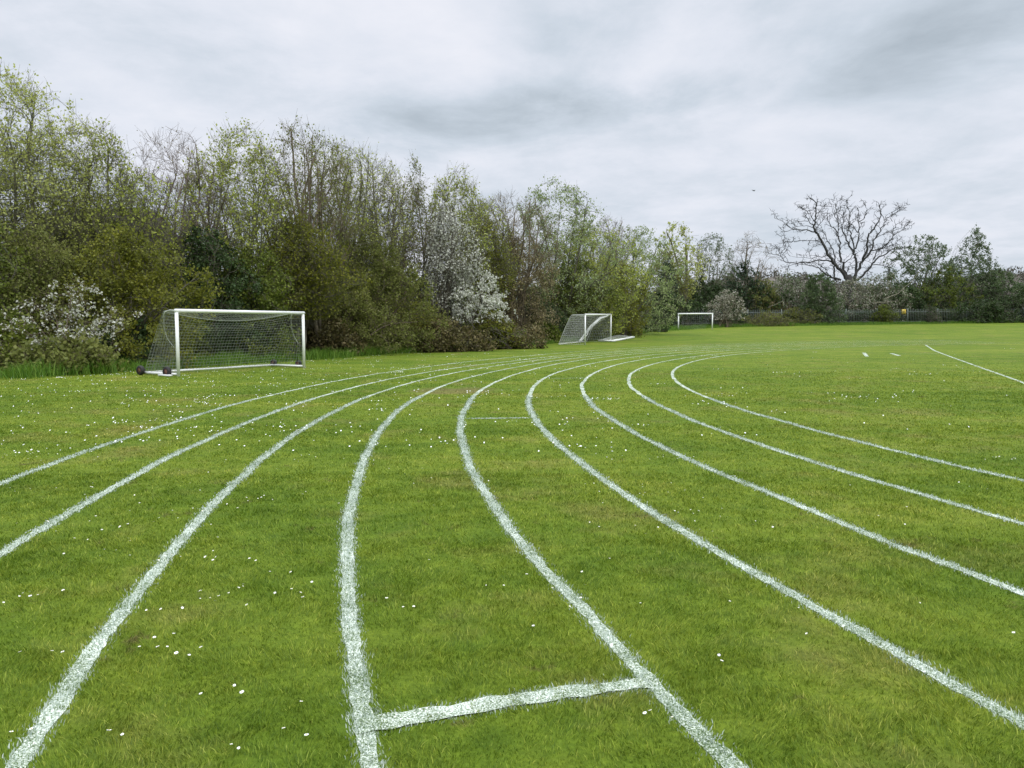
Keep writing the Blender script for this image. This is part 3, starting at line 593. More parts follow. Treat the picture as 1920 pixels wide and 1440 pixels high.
# ---- far side: behind and beside the farthest goal, then along the fence to the right
for (name, kind, px, D, top, w, leaf, n, size, bark, label, seed, kw) in (
 ('tree', 'tall', 1288, 112, 418, 110, 'leaf_pale', 1900, .20, 'bark', 'leaning dark trunked tree with sparse crown behind the farthest goal', 501, dict(stems=1, lean=(-.12, 0), r0=.42, counts=(6, 60, 350, 900), prof='round')),
 ('tree', 'willow', 1250, 108, 470, 90, 'leaf_yellow', 2800, .17, 'bark_olive', 'yellow-green tree left of the leaning dark trunk', 502, {}),
 ('tree', 'willow', 1335, 115, 440, 105, 'leaf_far', 1900, .17, 'bark_olive', 'grey-green tree between the leaning trunk and the round bare tree', 503, {}),
 ('tree', 'round', 1402, 118, 432, 105, 'bud', 260, .12, 'bark_brown', 'round bare tree with ivied trunk, left of the dead tree', 504, dict(stems=1, r0=.32, counts=(8, 80, 500, 1500))),
 ('bush', 'bush', 1392, 117, 490, 90, 'leaf_ivy', 4200, .17, 'bark', 'dark ivy mass at the foot of the round bare tree', 505, {}),
 ('bush', 'bush', 1250, 104, 484, 36, 'leaf_ivy', 3600, .14, 'bark', 'dark upright ivy stump left of the farthest goal', 506, dict(prof='willow', lift=.2)),
 ('bush', 'bush', 1240, 102, 540, 120, 'leaf_dark', 7500, .15, 'bark', 'dark undergrowth at the left of the farthest goal', 507, {}),
 ('bush', 'bush', 1320, 112, 520, 130, 'leaf_dark', 7500, .16, 'bark', 'dark green undergrowth directly behind the farthest goal', 508, {}),
 ('bush', 'bush', 1425, 114, 525, 110, 'leaf_olive', 5200, .16, 'bark_brown', 'olive brown bush behind the fence left of the dead tree', 509, {}),
 ('bush', 'bush', 1475, 118, 515, 110, 'blossom_dull', 2300, .13, 'bark_brown', 'pale dull-flowered bush behind the fence left of the dead tree', 510, dict(extra=(('leaf_far', 5200, .15, .2),))),
 ('bush', 'bush', 1535, 112.3, 512, 90, 'leaf_far', 6500, .16, 'bark', 'green bush hanging over the fence left of the dead trunk', 511, {}),
 ('bush', 'bush', 1605, 117, 520, 100, 'blossom_dull', 3600, .13, 'bark_brown', 'greyish flowering tangle around the dead trunk', 512, dict(extra=(('leaf_far', 2500, .15, .2),))),
 ('bush', 'bush', 1655, 121, 510, 90, 'blossom_dull', 2200, .13, 'bark_brown', 'pale flowering bush just right of the dead trunk', 513, dict(extra=(('leaf_far', 4200, .15, .2),))),
 ('tree', 'willow', 1725, 124, 442, 115, 'leaf_far', 8000, .17, 'bark', 'dark green bushy tree right of the dead tree', 514, {}),
 ('tree', 'willow', 1822, 128, 428, 110, 'leaf_far', 8000, .17, 'bark', 'tallest green tree at the right, with a small pointed top', 515, dict(prof='spire')),
 ('bush', 'bush', 1690, 120.5, 530, 110, 'leaf_dark', 6500, .17, 'bark', 'dark bush behind the yellow sign', 516, {}),
 ('bush', 'bush', 1770, 124, 500, 130, 'leaf_mid', 7500, .17, 'bark', 'mid green bush between the two right trees', 517, {}),
 ('bush', 'bush', 1870, 125, 505, 150, 'leaf_far', 8500, .18, 'bark', 'broad green bush at the right edge behind the fence', 518, {}),
 ('bush', 'bush', 1840, 120.5, 560, 130, 'leaf_dark', 5500, .15, 'bark', 'low dark bush covering the right end of the fence', 519, {}),
 ('bush', 'bush', 1655, 115.8, 572, 46, 'leaf_mid', 2200, .14, 'bark', 'low green bush breaking the fence left of the yellow sign', 520, {}),
 ('bush', 'bush', 1925, 122, 540, 130, 'leaf_dark', 5000, .16, 'bark', 'dark bush at the very right edge in front of the fence', 521, {}),
 ('bush', 'bush', 1985, 130, 500, 150, 'leaf_far', 4500, .19, 'bark', 'green bush just beyond the right edge', 522, {}),
 ('blossom_bush', 'bush', 1360, 105, 543, 60, 'blossom_dull', 2000, .13, 'bark_brown', 'pale blossom bush right beside the farthest goal', 523, dict(lift=.2, prof='willow', lump=.8, extra=(('leaf_far', 500, .13, .2),))),
 ('scrub', 'bush', 1375, 108, 580, 70, 'leaf_dark', 2600, .13, 'bark', 'dark ivy growing through the fence beside the pale blossom bush', 529, {}),
 ('scrub', 'bush', 1490, 111, 578, 80, 'leaf_olive', 2600, .13, 'bark', 'olive growth hanging over the fence left of the overhanging green bush', 530, {}),
 ('scrub', 'bush', 1745, 117, 575, 40, 'leaf_dark', 500, .13, 'bark', 'thin dark growth on the fence right of the yellow sign', 531, {}),
 ('bush', 'bush', 1855, 120, 568, 90, 'leaf_dark', 4200, .15, 'bark', 'dark ivy bush swallowing the fence at the right', 532, {}),
 ('scrub', 'bush', 1440, 108.5, 585, 90, 'leaf_olive', 1500, .13, 'bark_brown', 'dry straw coloured scrub in front of the fence', 524, {}),
 ('scrub', 'bush', 1700, 121.5, 565, 120, 'leaf_dark', 4500, .15, 'bark', 'dark low scrub showing between the pales under the sign', 525, {}),
 ('scrub', 'bush', 1600, 117.5, 570, 120, 'leaf_dark', 4500, .15, 'bark', 'dark low scrub showing between the pales under the dead tree', 526, {}),
 ('scrub', 'bush', 1780, 123, 565, 100, 'leaf_dark', 4500, .15, 'bark', 'dark low scrub showing between the pales at the right', 527, {}),
 ('scrub', 'bush', 1470, 114, 570, 120, 'bramble', 4500, .14, 'bark_brown', 'brown low scrub behind the fence left of the dead tree', 528, {}),
):
    if seed not in (501, 502, 506, 507, 523, 524, 511, 519, 520, 521, 529, 530, 531, 532): D = fence_D(px) + w / F_PX * D / 2 * .5 + 1.5 + (4 if name == 'tree' else 0)
    elif seed in (511, 519, 520, 521, 529, 530, 531, 532): D = fence_D(px) - .2
    if name != 'tree': kw = dict(kw, flat=.5)
    plant(name, kind, px, D, top, w, leaf, n, size, bark, label, name.split('_')[-1], seed, FG, part='blossom' if 'blossom' in leaf else ('crown' if name == 'tree' else 'leaves'), trunk='trunk' if name == 'tree' else 'stems', **kw)

# ---- the big dead tree, limb by limb
DT_D = 124.0
def dead_tree():
    rng = np.random.default_rng(9); b = gpt(1596, DT_D)
    root = empty('dead_tree', b, 'big dead tree with bare spreading crooked limbs', 'tree')
    def zp(zx, zy, d): return at(1440 + zx / 6.0, 360 + zy / 6.0, d) - b
    limbs = [  # (radius at base in m, depth drift, points in a 6x enlargement of that part of the photo)
     (.42, -.5, [(890,980),(850,915),(760,830),(690,730),(640,620),(580,510),(525,430),(510,370),(540,300),(540,200),(555,130),(470,65)]),
     (.16, -1.5, [(525,450),(440,425),(290,425),(200,360),(75,295)]), (.08, .6, [(290,425),(200,450),(150,500)]), (.09, 1.2, [(500,400),(400,380),(310,390)]),
     (.12, -1, [(510,370),(430,290),(400,240)]), (.08, 1, [(450,330),(330,330),(240,360)]), (.10, -1, [(515,330),(480,250),(420,200),(350,183)]), (.09, 1, [(535,250),(600,200),(650,165)]),
     (.10, 1.5, [(540,430),(560,390),(630,310),(630,250)]), (.05, -.5, [(540,190),(480,183),(430,185)]), (.10, 2, [(575,540),(430,545),(220,555)]),
     (.20, 2.0, [(760,830),(720,780),(620,765),(470,790),(330,800),(190,795),(150,730),(60,690),(0,680)]), (.09, .5, [(150,730),(130,670),(85,625)]), (.08, -.5, [(150,690),(185,620),(170,570)]), (.08, .8, [(165,710),(210,650),(260,570)]),
     (.08, -1, [(330,810),(200,840),(60,915)]), (.11, -2, [(710,690),(600,730),(480,750),(250,720)]), (.06, 1, [(480,740),(450,680),(450,590)]), (.06, 1, [(470,660),(530,600),(610,590)]),
     (.26, -2.0, [(820,990),(720,960),(640,920),(590,870),(500,830),(330,810)]), (.14, 1, [(690,940),(640,850),(540,800)]), (.24, 1.8, [(760,1000),(740,940),(745,840),(765,770),(740,680),(690,590),(640,480),(600,430)]),
     (.30, 1.5, [(890,980),(860,900),(850,800),(810,720),(800,640),(815,580),(790,500),(760,420),(690,350),(665,260)]), (.12, -1, [(790,480),(800,400),(775,300),(720,220),(715,140)]), (.09, 1, [(800,390),(780,240),(770,160),(740,100)]),
     (.12, -1.5, [(860,800),(950,720),(980,690)]), (.08, .7, [(775,300),(800,200),(820,130)]), (.10, 1.6, [(895,880),(920,830),(980,770)]),
     (.32, 2.2, [(960,1000),(980,920),(990,760),(970,690),(910,610),(880,510),(830,450),(850,330),(820,250)]), (.18, -2, [(970,680),(960,570),(930,460),(890,420),(920,350),(930,240),(880,150),(895,90)]),
     (.18, 2, [(985,640),(1030,520),(1020,400),(1020,300),(1010,180)]), (.11, -1, [(1020,340),(1090,280),(1110,190),(1085,130)]), (.10, 1, [(1010,460),(950,370),(860,330),(850,260),(880,190)]), (.07, .5, [(880,500),(890,430),(920,350),(1000,280)]),
     (.34, -2.2, [(960,1000),(1000,880),(1060,780),(1110,680),(1120,580),(1130,480),(1190,410),(1250,330),(1270,250),(1250,140)]), (.24, 1.5, [(1060,780),(1160,680),(1190,570),(1210,510),(1280,410),(1310,330),(1380,260),(1440,180)]),
     (.09, 1, [(1310,330),(1260,220),(1310,160)]), (.09, -1, [(1380,260),(1480,220),(1475,170)]), (.10, -2, [(1190,600),(1120,570),(1060,540)]), (.16, -2, [(1160,660),(1270,640),(1340,570),(1410,500),(1400,440),(1440,380),(1430,300)]),
     (.11, 1.2, [(1410,490),(1500,430),(1590,350)]), (.08, -.8, [(1210,520),(1300,470),(1390,455)]), (.28, 2.4, [(980,1000),(1070,930),(1150,840),(1210,750),(1330,690),(1430,630),(1520,640),(1600,600)]),
     (.13, -1.5, [(1180,790),(1210,680),(1270,640),(1400,600),(1480,540)]), (.12, 1.4, [(1170,820),(1300,820),(1360,850),(1360,950)]), (.07, 1, [(1270,720),(1300,650),(1290,600)]), (.07, -1, [(1430,630),(1400,600),(1300,630)]),
     (.07, .5, [(1400,440),(1540,400),(1590,340)]), (.08, .8, [(1400,330),(1390,270),(1480,210)]), (.10, 1, [(1100,1080),(1130,1000),(1120,900)]), (.07, -1, [(1060,820),(1100,740),(1090,640)]),
    ]
    mb = MB(); tw = []
    tubes(mb, np.array([[(0, 0, -.2), zp(935, 1200, DT_D), zp(925, 1080, DT_D), zp(915, 980, DT_D), zp(905, 930, DT_D)]]), np.array([[1.05, .85, .72, .62, .35]]), 10, 0, True)
    trunk_end = zp(915, 960, DT_D)
    for r, dr, pts in limbs:
        m = len(pts); P = np.array([zp(x, y, DT_D + dr * i / (m - 1)) for i, (x, y) in enumerate(pts)])
        s = np.linspace(0, m - 1, (m - 1) * 3 + 1); Q = np.stack([np.interp(s, np.arange(m), P[:, c]) for c in range(3)], 1)
        Q[1:-1] = (Q[:-2] + 2 * Q[1:-1] + Q[2:]) / 4; Q[1:-1] += rng.normal(0, .08, (len(Q) - 2, 3))
        tubes(mb, Q[None], (r * .66 * np.linspace(1, .25, len(Q)) ** 1.1)[None], 6)
        for i in range(2, len(Q)):
            if rng.random() < .8: tw.append((Q[i], unit(unit(Q[i] - Q[i - 1]) + rng.normal(0, .75, 3) + np.array([0, 0, .3])), rng.uniform(.5, 1.7)))
    P0 = np.array([t[0] for t in tw]); D = np.array([t[1] for t in tw]); L = np.array([t[2] for t in tw])
    for lv in range(3):
        P = [P0]; d = D
        for s in range(4): P.append(P[-1] + d * (L / 4)[:, None]); d = unit(d + rng.normal(0, .28, d.shape))
        P = np.stack(P, 1); tubes(mb, P, np.linspace(.045, .018, 5)[None].repeat(len(P), 0) * (1, .75, .6)[lv], 3)
        P0 = np.concatenate([P[:, 2], P[:, 3]]); D = unit(np.concatenate([P[:, 3] - P[:, 2], P[:, 4] - P[:, 3]]) + rng.normal(0, .7, (2 * len(P), 3))); L = rng.uniform(.3, 1.0, len(P0))
        if len(P0) > 1100: k_ = rng.permutation(len(P0))[:1100]; P0, D, L = P0[k_], D[k_], L[k_]
    mb.build('trunk', MAT['bark_dead'], root)
dead_tree()
for (pts, D, r, label) in (([(1290, 1210), (1440, 1150), (1600, 1020), (1790, 820)], 117.5, .065, 'long pale broken branch lying up across the right bushes'),
                           ([(1590, 1145), (1640, 1195)], 115, .09, 'short pale broken stub among the bushes above the sign'),
                           ([(1200, 1245), (1340, 1235), (1440, 1225)], 115.5, .06, 'pale fallen branch low in the bushes right of the dead trunk'),
                           ([(0, 1300), (60, 1270), (170, 1225), (175, 1290)], 111, .055, 'pale fallen branch above the fence left of the dead tree')):
    P = np.array([at(1440 + x / 6, 360 + y / 6, D - .5 * i) for i, (x, y) in enumerate(pts)]); mb = MB()
    s = np.linspace(0, len(P) - 1, len(P) * 3); Q = np.stack([np.interp(s, np.arange(len(P)), P[:, c]) for c in range(3)], 1)
    Q[1:-1] += np.random.default_rng(3).normal(0, .06, (len(Q) - 2, 3))
    tubes(mb, Q[None], (r * np.linspace(1, .4, len(Q)))[None], 6, 0, True)
    tag(mb.build('broken_branch', MAT['wood_pale'], at_=P[0]), label, 'branch', 'pale broken branches by the fence')

# ------------------------------------------------------------------ woodland floor and long grass verge
EDGE = [(-260, 20.3), (-60, 22.0), (0, 22.9), (150, 24.9), (270, 27.4), (430, 31.1), (590, 35.7), (780, 44.5), (1000, 56.1), (1100, 66), (1210, 88.4), (1350, 105.2), (1560, 112.3), (1700, 117), (1900, 123.5), (2050, 128)]
EP = np.array([gpt(px, D)[:2] for px, D in EDGE]); EPr = resample(EP, 0.5)
Tn = np.gradient(EPr, axis=0); Tn /= np.linalg.norm(Tn, axis=1, keepdims=True); En = np.stack([-Tn[:, 1], Tn[:, 0]], 1)
mb = MB(); n = len(EPr); cols = [0.6, 3, 9, 20, 34]
rgv = np.random.default_rng(4)
V = np.stack([np.c_[EPr + En * (c + (rgv.normal(0, .15, n) if c < 1 else 0) if np.isscalar(c) else c)[:, None] if not np.isscalar(c) or c < 1 else EPr + En * c, np.zeros(n)] for c in cols], 1)
V[:, :, 2] = gz(V[:, :, 0], V[:, :, 1]) + 0.02
m = len(cols); I = np.arange(n - 1)[:, None] * m + np.arange(m - 1)[None]
mb.add(V, np.stack([I, I + m, I + m + 1, I + 1], -1).reshape(-1, 4))
tag(mb.build('woodland_ground', MAT['soil']), 'dark bare soil under the trees behind the long grass', 'ground', kind='structure')
mb = MB(); seg = rgv.integers(0, n, 70000); off = np.abs(rgv.normal(0, 1, len(seg)))
p = EPr[seg] + Tn[seg] * rgv.uniform(-.3, .3, (len(seg), 1)); dd = np.hypot(p[:, 0], p[:, 1])
wob = (vnoise(p[:, 0], p[:, 1], 1.3, 8) - .5) * 0.9
p = p + En[seg] * (rgv.uniform(0, 1, len(seg)) ** 0.8 * (1.5 + dd * 0.022) + wob - 1.1)[:, None]
clump = vnoise(p[:, 0], p[:, 1], 0.8, 9)
blades_into(mb, p, dd, rgv, 0.42, 0.0030, 0, hvar=0.45 + 0.9 * clump, lean=0.8)
tag(mb.build('long_grass', MAT['blade_lush']), 'longer lush green grass left uncut along the foot of the bushes', 'grass', kind='stuff')

# the dim thicket deep inside the belt, one mass nobody could count
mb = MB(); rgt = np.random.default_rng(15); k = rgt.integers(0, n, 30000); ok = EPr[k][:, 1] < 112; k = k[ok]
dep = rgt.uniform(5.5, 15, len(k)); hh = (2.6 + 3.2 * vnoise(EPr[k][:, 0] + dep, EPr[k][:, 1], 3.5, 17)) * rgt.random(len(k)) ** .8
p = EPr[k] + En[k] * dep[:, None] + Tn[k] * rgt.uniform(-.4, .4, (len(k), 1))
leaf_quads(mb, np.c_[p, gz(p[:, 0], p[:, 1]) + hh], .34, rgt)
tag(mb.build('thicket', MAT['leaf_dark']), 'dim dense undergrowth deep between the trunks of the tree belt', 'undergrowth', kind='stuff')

# ------------------------------------------------------------------ goals
def net_sheet(mb, f, nu, nv, r, mi=0, sub=3):
    """Net cords along both directions of the sheet f(u, v)."""
    u = np.linspace(0, 1, nu + 1); v = np.linspace(0, 1, nv + 1)
    uu = np.linspace(0, 1, max(8, nu * sub // 3) + 1); vv = np.linspace(0, 1, max(8, nv * sub // 3) + 1)
    P = np.array([[f(a, b) for b in vv] for a in u]); tubes(mb, P, np.full(P.shape[:2], r), 3, mi)
    P = np.array([[f(a, b) for a in uu] for b in v]); tubes(mb, P, np.full(P.shape[:2], r), 3, mi)
def goal_frame(root, A, B, h, r, o):
    for P in (A, B):
        mb = MB(); bar(mb, P - o, P + [0, 0, h - r] - o, r, 12); mb.build('post', MAT['white_paint'], root, smooth=False)
    mb = MB(); e = unit(B - A) * r; bar(mb, A - e + [0, 0, h] - o, B + e + [0, 0, h] - o, r * 1.04, 12); mb.build('crossbar', MAT['white_paint'], root)
def big_goal():
    A = np.array([-10.16, 23.40, 0.0]); B = np.array([-7.59, 28.06, 0.0]); A[2], B[2] = gz(*A[:2]), gz(*B[:2]); h = 2.0; r = .052
    o = (A + B) / 2; e = unit(B - A); bk = np.array([-e[1], e[0], 0]) ; bk = bk if bk[0] < 0 else -bk
    root = empty('football_goal', o, 'large white goal with a full net and wheels, in front of the left bushes', 'goal', 'football goals on the field')
    goal_frame(root, A, B, h, r, o)
    d1, d0 = 1.62, .58                                # depth on the ground and at the top
    up = np.array([0, 0, 1.0]); Lg = np.linalg.norm(B - A)
    for P in (A, B):
        mb = MB(); bar(mb, P + up * .07 - o, P + bk * d1 + up * .07 - o, .035, 8); mb.build('side_ground_bar', MAT['white_paint'], root)
        mb = MB(); q = np.array([P + up * h, P + bk * d0 * .5 + up * (h + .02), P + bk * d0 * .9 + up * (h - .03), P + bk * (d0 + .08) + up * (h - .22)]) - o
        tubes(mb, q[None], np.full((1, 4), .016), 6, 0, True); mb.build('net_support', MAT['net'], root)
    mb = MB(); bar(mb, A + bk * d1 + up * .07 - o, B + bk * d1 + up * .07 - o, .035, 8); mb.build('rear_ground_bar', MAT['white_paint'], root)
    def prof(v, s):                                   # back curve: v 0 top front .. 1 ground back; s sag
        k = v * 2.75
        if k < .62: p = bk * (k / .62 * d0); z = h
        else:
            t = (k - .62) / (2.75 - .62); p = bk * (d0 + (d1 - d0) * t ** 0.9); z = h - (h - .05) * t
        return p + up * z
    def back(u, v):
        s = math.sin(math.pi * u); 
        sag = .26 * s * math.exp(-((v - .24) / .17) ** 2) + .05 * s * v
        return A + (B - A) * u + prof(v, 0) - up * sag * (1 if v > .02 else 0) + bk * .10 * s * math.sin(math.pi * v) - o
    def side(P, u, v):
        z = (h - .02) * (1 - v); t = v; depth = (d0 + (d1 - d0) * t ** .9) * u
        return P + bk * depth + up * (z + .03) - o + e * .05 * math.sin(math.pi * u) * math.sin(math.pi * v)
    mb = MB(); net_sheet(mb, back, 44, 25, .0042); 
    net_sheet(mb, lambda u, v: side(A, u, v), 11, 20, .0042); net_sheet(mb, lambda u, v: side(B, u, v), 11, 20, .0042)
    tubes(mb, np.array([[back(u, .235) for u in np.linspace(0, 1, 30)]]), np.full((1, 30), .011), 5)
    for P, s in ((A, .45), (B, .75)):                 # loose net cords hanging at the supports
        q = np.array([P + bk * d0 + up * (h - .05), P + bk * (d0 + .02) + up * (h - .5), P + bk * (d0 * .8) + up * (h - .85), P + bk * d0 * s * .6 + up * (h - 1.12)]) - o
        tubes(mb, q[None], np.full((1, 4), .009), 5)
    mb.build('net', MAT['net_dull'], root)
    def wheel(c, rr=.15):
        mb = MB(); ax = e
        n = 20; ang = np.linspace(0, 2 * math.pi, n, endpoint=False); a1 = bk; a2 = up
        prof_ = [(rr * .55, -.055), (rr * .9, -.06), (rr, -.03), (rr, .03), (rr * .9, .06), (rr * .55, .055)]
        V = np.array([[c + a1 * q * math.cos(t) + a2 * q * math.sin(t) + ax * w for t in ang] for q, w in prof_])
        m_ = len(prof_); i = np.arange(m_ - 1)[:, None] * n; k = np.arange(n)[None]; k2 = (k + 1) % n
        mb.add(V - o, np.stack([i + k, i + k2, i + n + k2, i + n + k], -1).reshape(-1, 4))
        w_ = mb.build('wheel', MAT['rubber'], root)
        mb = MB(); bar(mb, c - ax * .045 - o, c + ax * .045 - o, rr * .56, 16); mb.build('hub', MAT['hub'], w_)
    for P, s in ((A, -1), (B, 1)):
        for dd in (.38, d1 + .02): wheel(P + bk * dd + up * .15 + e * s * .11, .15 if s < 0 else .13)
    mb = MB(); box(mb, A + bk * .4 - e * .16 + up * .035 - o, (.55, .10, .05), 0, math.atan2(bk[1], bk[0])); mb.build('weight_bar', MAT['white_paint'], root)
big_goal()
def small_goal():
    A = np.array([5.13, 54.1, 0]); B = np.array([7.76, 60.57, 0]); A[2], B[2] = gz(*A[:2]), gz(*B[:2]); h = 2.14; r = .05
    o = (A + B) / 2; e = unit(B - A); bk = np.array([-e[1], e[0], 0]); bk = bk if bk[0] < 0 else -bk; bk[2] = 0; up = np.array([0, 0, 1.0])
    root = empty('football_goal', o, 'white goal with a slanting triangular net, beside the frame lying on the grass', 'goal', 'football goals on the field')
    goal_frame(root, A, B, h, r, o); d1, d0 = 1.95, .95
    def prof(v):
        if v < .25: return bk * d0 * v / .25 + up * (h - .02)
        t = (v - .25) / .75; return bk * (d0 + (d1 - d0) * (t ** .8)) + up * ((h - .02) * (1 - t) + .03)
    def back(u, v): return A + (B - A) * u + prof(v) - up * .12 * math.sin(math.pi * u) * math.sin(math.pi * v) + bk * .1 * math.sin(math.pi * u) * v - o
    def side(P, u, v):
        depth = (d0 + (d1 - d0) * (v ** .8)) * u; return P + bk * depth + up * ((h - .02) * (1 - v) + .03) - o
    mb = MB(); net_sheet(mb, back, 34, 22, .006); net_sheet(mb, lambda u, v: side(A, u, v), 12, 17, .0068); net_sheet(mb, lambda u, v: side(B, u, v), 12, 17, .0068)
    t = np.linspace(0, 1, 16)
    for P in (A, B): tubes(mb, np.array([[P + prof(v) - o for v in t]]), np.full((1, 16), .02), 5)
    # the gathered edge of net hanging from the far corner down to the near ground
    q = np.array([B + bk * .15 + up * (h - .05), B - e * 1.0 + bk * .5 + up * (h - .3), B - e * 2.4 + bk * .9 + up * (h - .85), B - e * 3.7 + bk * 1.0 + up * (h - 1.5), B - e * 5.2 + bk * .9 + up * .25]) - o
    for k in range(4): tubes(mb, (q + np.random.default_rng(k).normal(0, .05, q.shape))[None], np.full((1, 5), .03), 5)
    net_sheet(mb, lambda u, v: (q[0] * (1 - u) ** 2 + 2 * u * (1 - u) * (q[2] + [0, 0, .0]) + u * u * q[4]) + v * (B + bk * d0 + up * (h - .1) - o - q[0]) * (1 - u) * .8, 16, 6, .009)
    mb.build('net', MAT['net'], root)
    mb = MB(); bar(mb, A + bk * d1 + up * .05 - o, B + bk * d1 + up * .05 - o, .03, 6); mb.build('rear_ground_bar', MAT['white_paint'], root)
small_goal()
def lying_goal():
    c0 = gpt(1122, 61.2); c1 = gpt(1150, 60.3); c2 = gpt(1189, 69.5); c3 = c2 + (c0 - c1) * 1.0
    o = (c1 + c2) / 2; up = np.array([0, 0, .09])
    root = empty('lying_goal', o, 'white goal frame lying flat on the grass with its net, right of the small goal', 'goal')
    mb = MB(); bar(mb, c1 + up - o, c2 + up - o, .085, 10); mb.build('crossbar', MAT['white_paint'], root)
    for a, b in ((c1, c0), (c2, c3)):
        mb = MB(); bar(mb, a + up - o, b + up - o, .07, 10); mb.build('post', MAT['white_paint'], root)
    def f(u, v):
        p = c1 * (1 - u) * (1 - v) + c2 * u * (1 - v) + c3 * u * v + c0 * (1 - u) * v
        return p - o + np.array([0, 0, .12 + .25 * math.sin(math.pi * u) * math.sin(math.pi * min(1, v * 1.0)) ** .7])
    mb = MB(); net_sheet(mb, f, 30, 8, .010); mb.build('net', MAT['net'], root)
lying_goal()
def far_goal():
    A = gpt(1272, 93.9); B = gpt(1335.5, 96.0); h = 1.98; r = .075; o = (A + B) / 2; e = unit(B - A); up = np.array([0, 0, 1.0]); bk = np.array([-e[1], e[0], 0])
    root = empty('football_goal', o, 'farthest white goal, bare frame before the dark undergrowth', 'goal', 'football goals on the field')
    goal_frame(root, A, B, h, r, o)
    mb = MB()
    def back(u, v): return A + (B - A) * u + bk * (.2 + 1.2 * v) + up * (h - .1 - (h - .12) * v - .45 * math.sin(math.pi * u) * math.sin(math.pi * v)) - o
    net_sheet(mb, back, 20, 10, .006)
    q = np.array([B + up * (h - .1), B - e * .5 + bk * .6 + up * (h - .35), B - e * 1.0 + bk * .8 + up * (h - .75), B + bk * .9 + up * (h - .95)]) - o
    mb.build('net', MAT['net_dull'], root)
far_goal()

# ------------------------------------------------------------------ palisade fence and its sign
FA, FB = gpt(1205, 108.5), gpt(2000, 126.5)
def fence():
    o = FA.copy(); e = unit((FB - FA) * [1, 1, 0]); Lf = float(np.linalg.norm((FB - FA)[:2])); nrm = np.array([-e[1], e[0], 0]); rg = np.random.default_rng(2)
    root = empty('palisade_fence', o, 'long grey steel palisade fence along the far side of the field', 'fence')
    mb = MB(); s = np.arange(0, Lf, .30); H = 2.12
    for x in s:
        p = FA + e * (x + rg.normal(0, .01)); z = float(gz(p[0], p[1])); w = .038
        a, b = p - e * w, p + e * w; t = rg.normal(0, .01)
        V = [[a[0], a[1], z], [b[0], b[1], z], [b[0], b[1], z + H], [p[0], p[1], z + H + .13], [a[0], a[1], z + H]]
        V = np.array(V) + nrm * t; W = V + nrm * .012
        mb.add(np.concatenate([V, W]) - o, [[0, 1, 2, 4], [5, 9, 7, 6], [0, 5, 6, 1], [1, 6, 7, 2], [4, 9, 5, 0]])
        mb.F.append((np.array([[4, 2, 3], [9, 8, 7]]) + mb.n - 10, 0))
    mb.build('palisade', MAT['steel'], root)
    for hh in (.35, H - .3):
        mb = MB(); q = np.array([FA + e * x + nrm * .05 for x in np.linspace(0, Lf, 40)]); q[:, 2] = gz(q[:, 0], q[:, 1]) + hh
        tubes(mb, (q - o)[None], np.full((1, 40), .035), 4); mb.build('rail', MAT['steel'], root)
    for x in np.arange(0, Lf + .1, 5.5):
        p = FA + e * x + nrm * .12; z = float(gz(p[0], p[1])); mb = MB(); box(mb, p * [1, 1, 0] + [0, 0, z + 1.15] - o, (.11, .08, 2.35), 0, math.atan2(e[1], e[0])); mb.build('post', MAT['steel'], root)
fence()
def fence_sign():
    e = unit((FB - FA) * [1, 1, 0]); nrm = np.array([-e[1], e[0], 0])
    t = 0.0; best = min(np.linspace(0, 1, 2000), key=lambda t: abs(960 + F_PX * (FA + (FB - FA) * t)[0] / (FA + (FB - FA) * t)[1] - 1694))
    p = FA + (FB - FA) * best; D = p[1]; c = at(1694, 584.5, D) - nrm * .06; c[2] = at(1694, 584.5, D)[2]
    root = empty('warning_sign', c, 'small square yellow warning sign fixed to the fence', 'sign')
    rot = math.atan2(e[1], e[0]); mb = MB(); box(mb, (0, 0, 0), (.74, .02, .74), 0, rot); mb.build('plate', MAT['sign_yellow'], root)
    mb = MB(); f = -nrm * .014
    for (x, z, w, h_) in ((0, .16, .30, .05), (-.1, .02, .08, .22), (.1, .02, .08, .22), (0, -.05, .14, .06), (0, -.24, .46, .05)):
        box(mb, e * x + f + np.array([0, 0, z]), (w, .006, h_), 0, rot)
    mb.build('marking', MAT['sign_black'], root)
fence_sign()

# ------------------------------------------------------------------ buildings glimpsed through and beyond the trees
def house(px, D, wpx, eave, ridge, depth, wall, label, rot=0.0, hip=0.0, windows=()):
    b = gpt(px, D); W = wpx / F_PX * D; he = top_of(eave, D) - b[2]; hr = top_of(ridge, D) - b[2]
    root = empty('house', b, label, 'house'); root.rotation_euler.z = rot
    mb = MB(); box(mb, (0, 0, he / 2), (W, depth, he)); mb.build('wall', MAT[wall], root)
    mb = MB(); x, y = W / 2 + .35, depth / 2 + .4; k = hip * W
    V = [[-x, -y, he], [x, -y, he], [x, y, he], [-x, y, he], [-x + k, 0, hr], [x - k, 0, hr], [-x, -y, he - .18], [x, -y, he - .18], [x, y, he - .18], [-x, y, he - .18]]
    mb.add(V, [[0, 1, 5, 4], [2, 3, 4, 5], [6, 7, 1, 0], [7, 8, 2, 1], [8, 9, 3, 2], [9, 6, 0, 3], [9, 8, 7, 6]]); mb.F.append((np.array([[1, 2, 5], [3, 0, 4]]) + mb.n - 10, 0))
    mb.build('roof', MAT['roof'], root)
    for (wx, wz, ww, wh) in windows:
        mb = MB(); box(mb, (wx, -depth / 2 - .01, wz), (ww, .06, wh)); mb.build('window', MAT['glass'], root)
house(205, 52, 205, 455, 392, 7, 'wall_dark', 'dark roofed house half hidden behind the trees at the left', hip=.12, windows=((-1.5, 4.2, 1.2, 1.1), (1.5, 4.2, 1.2, 1.1)))
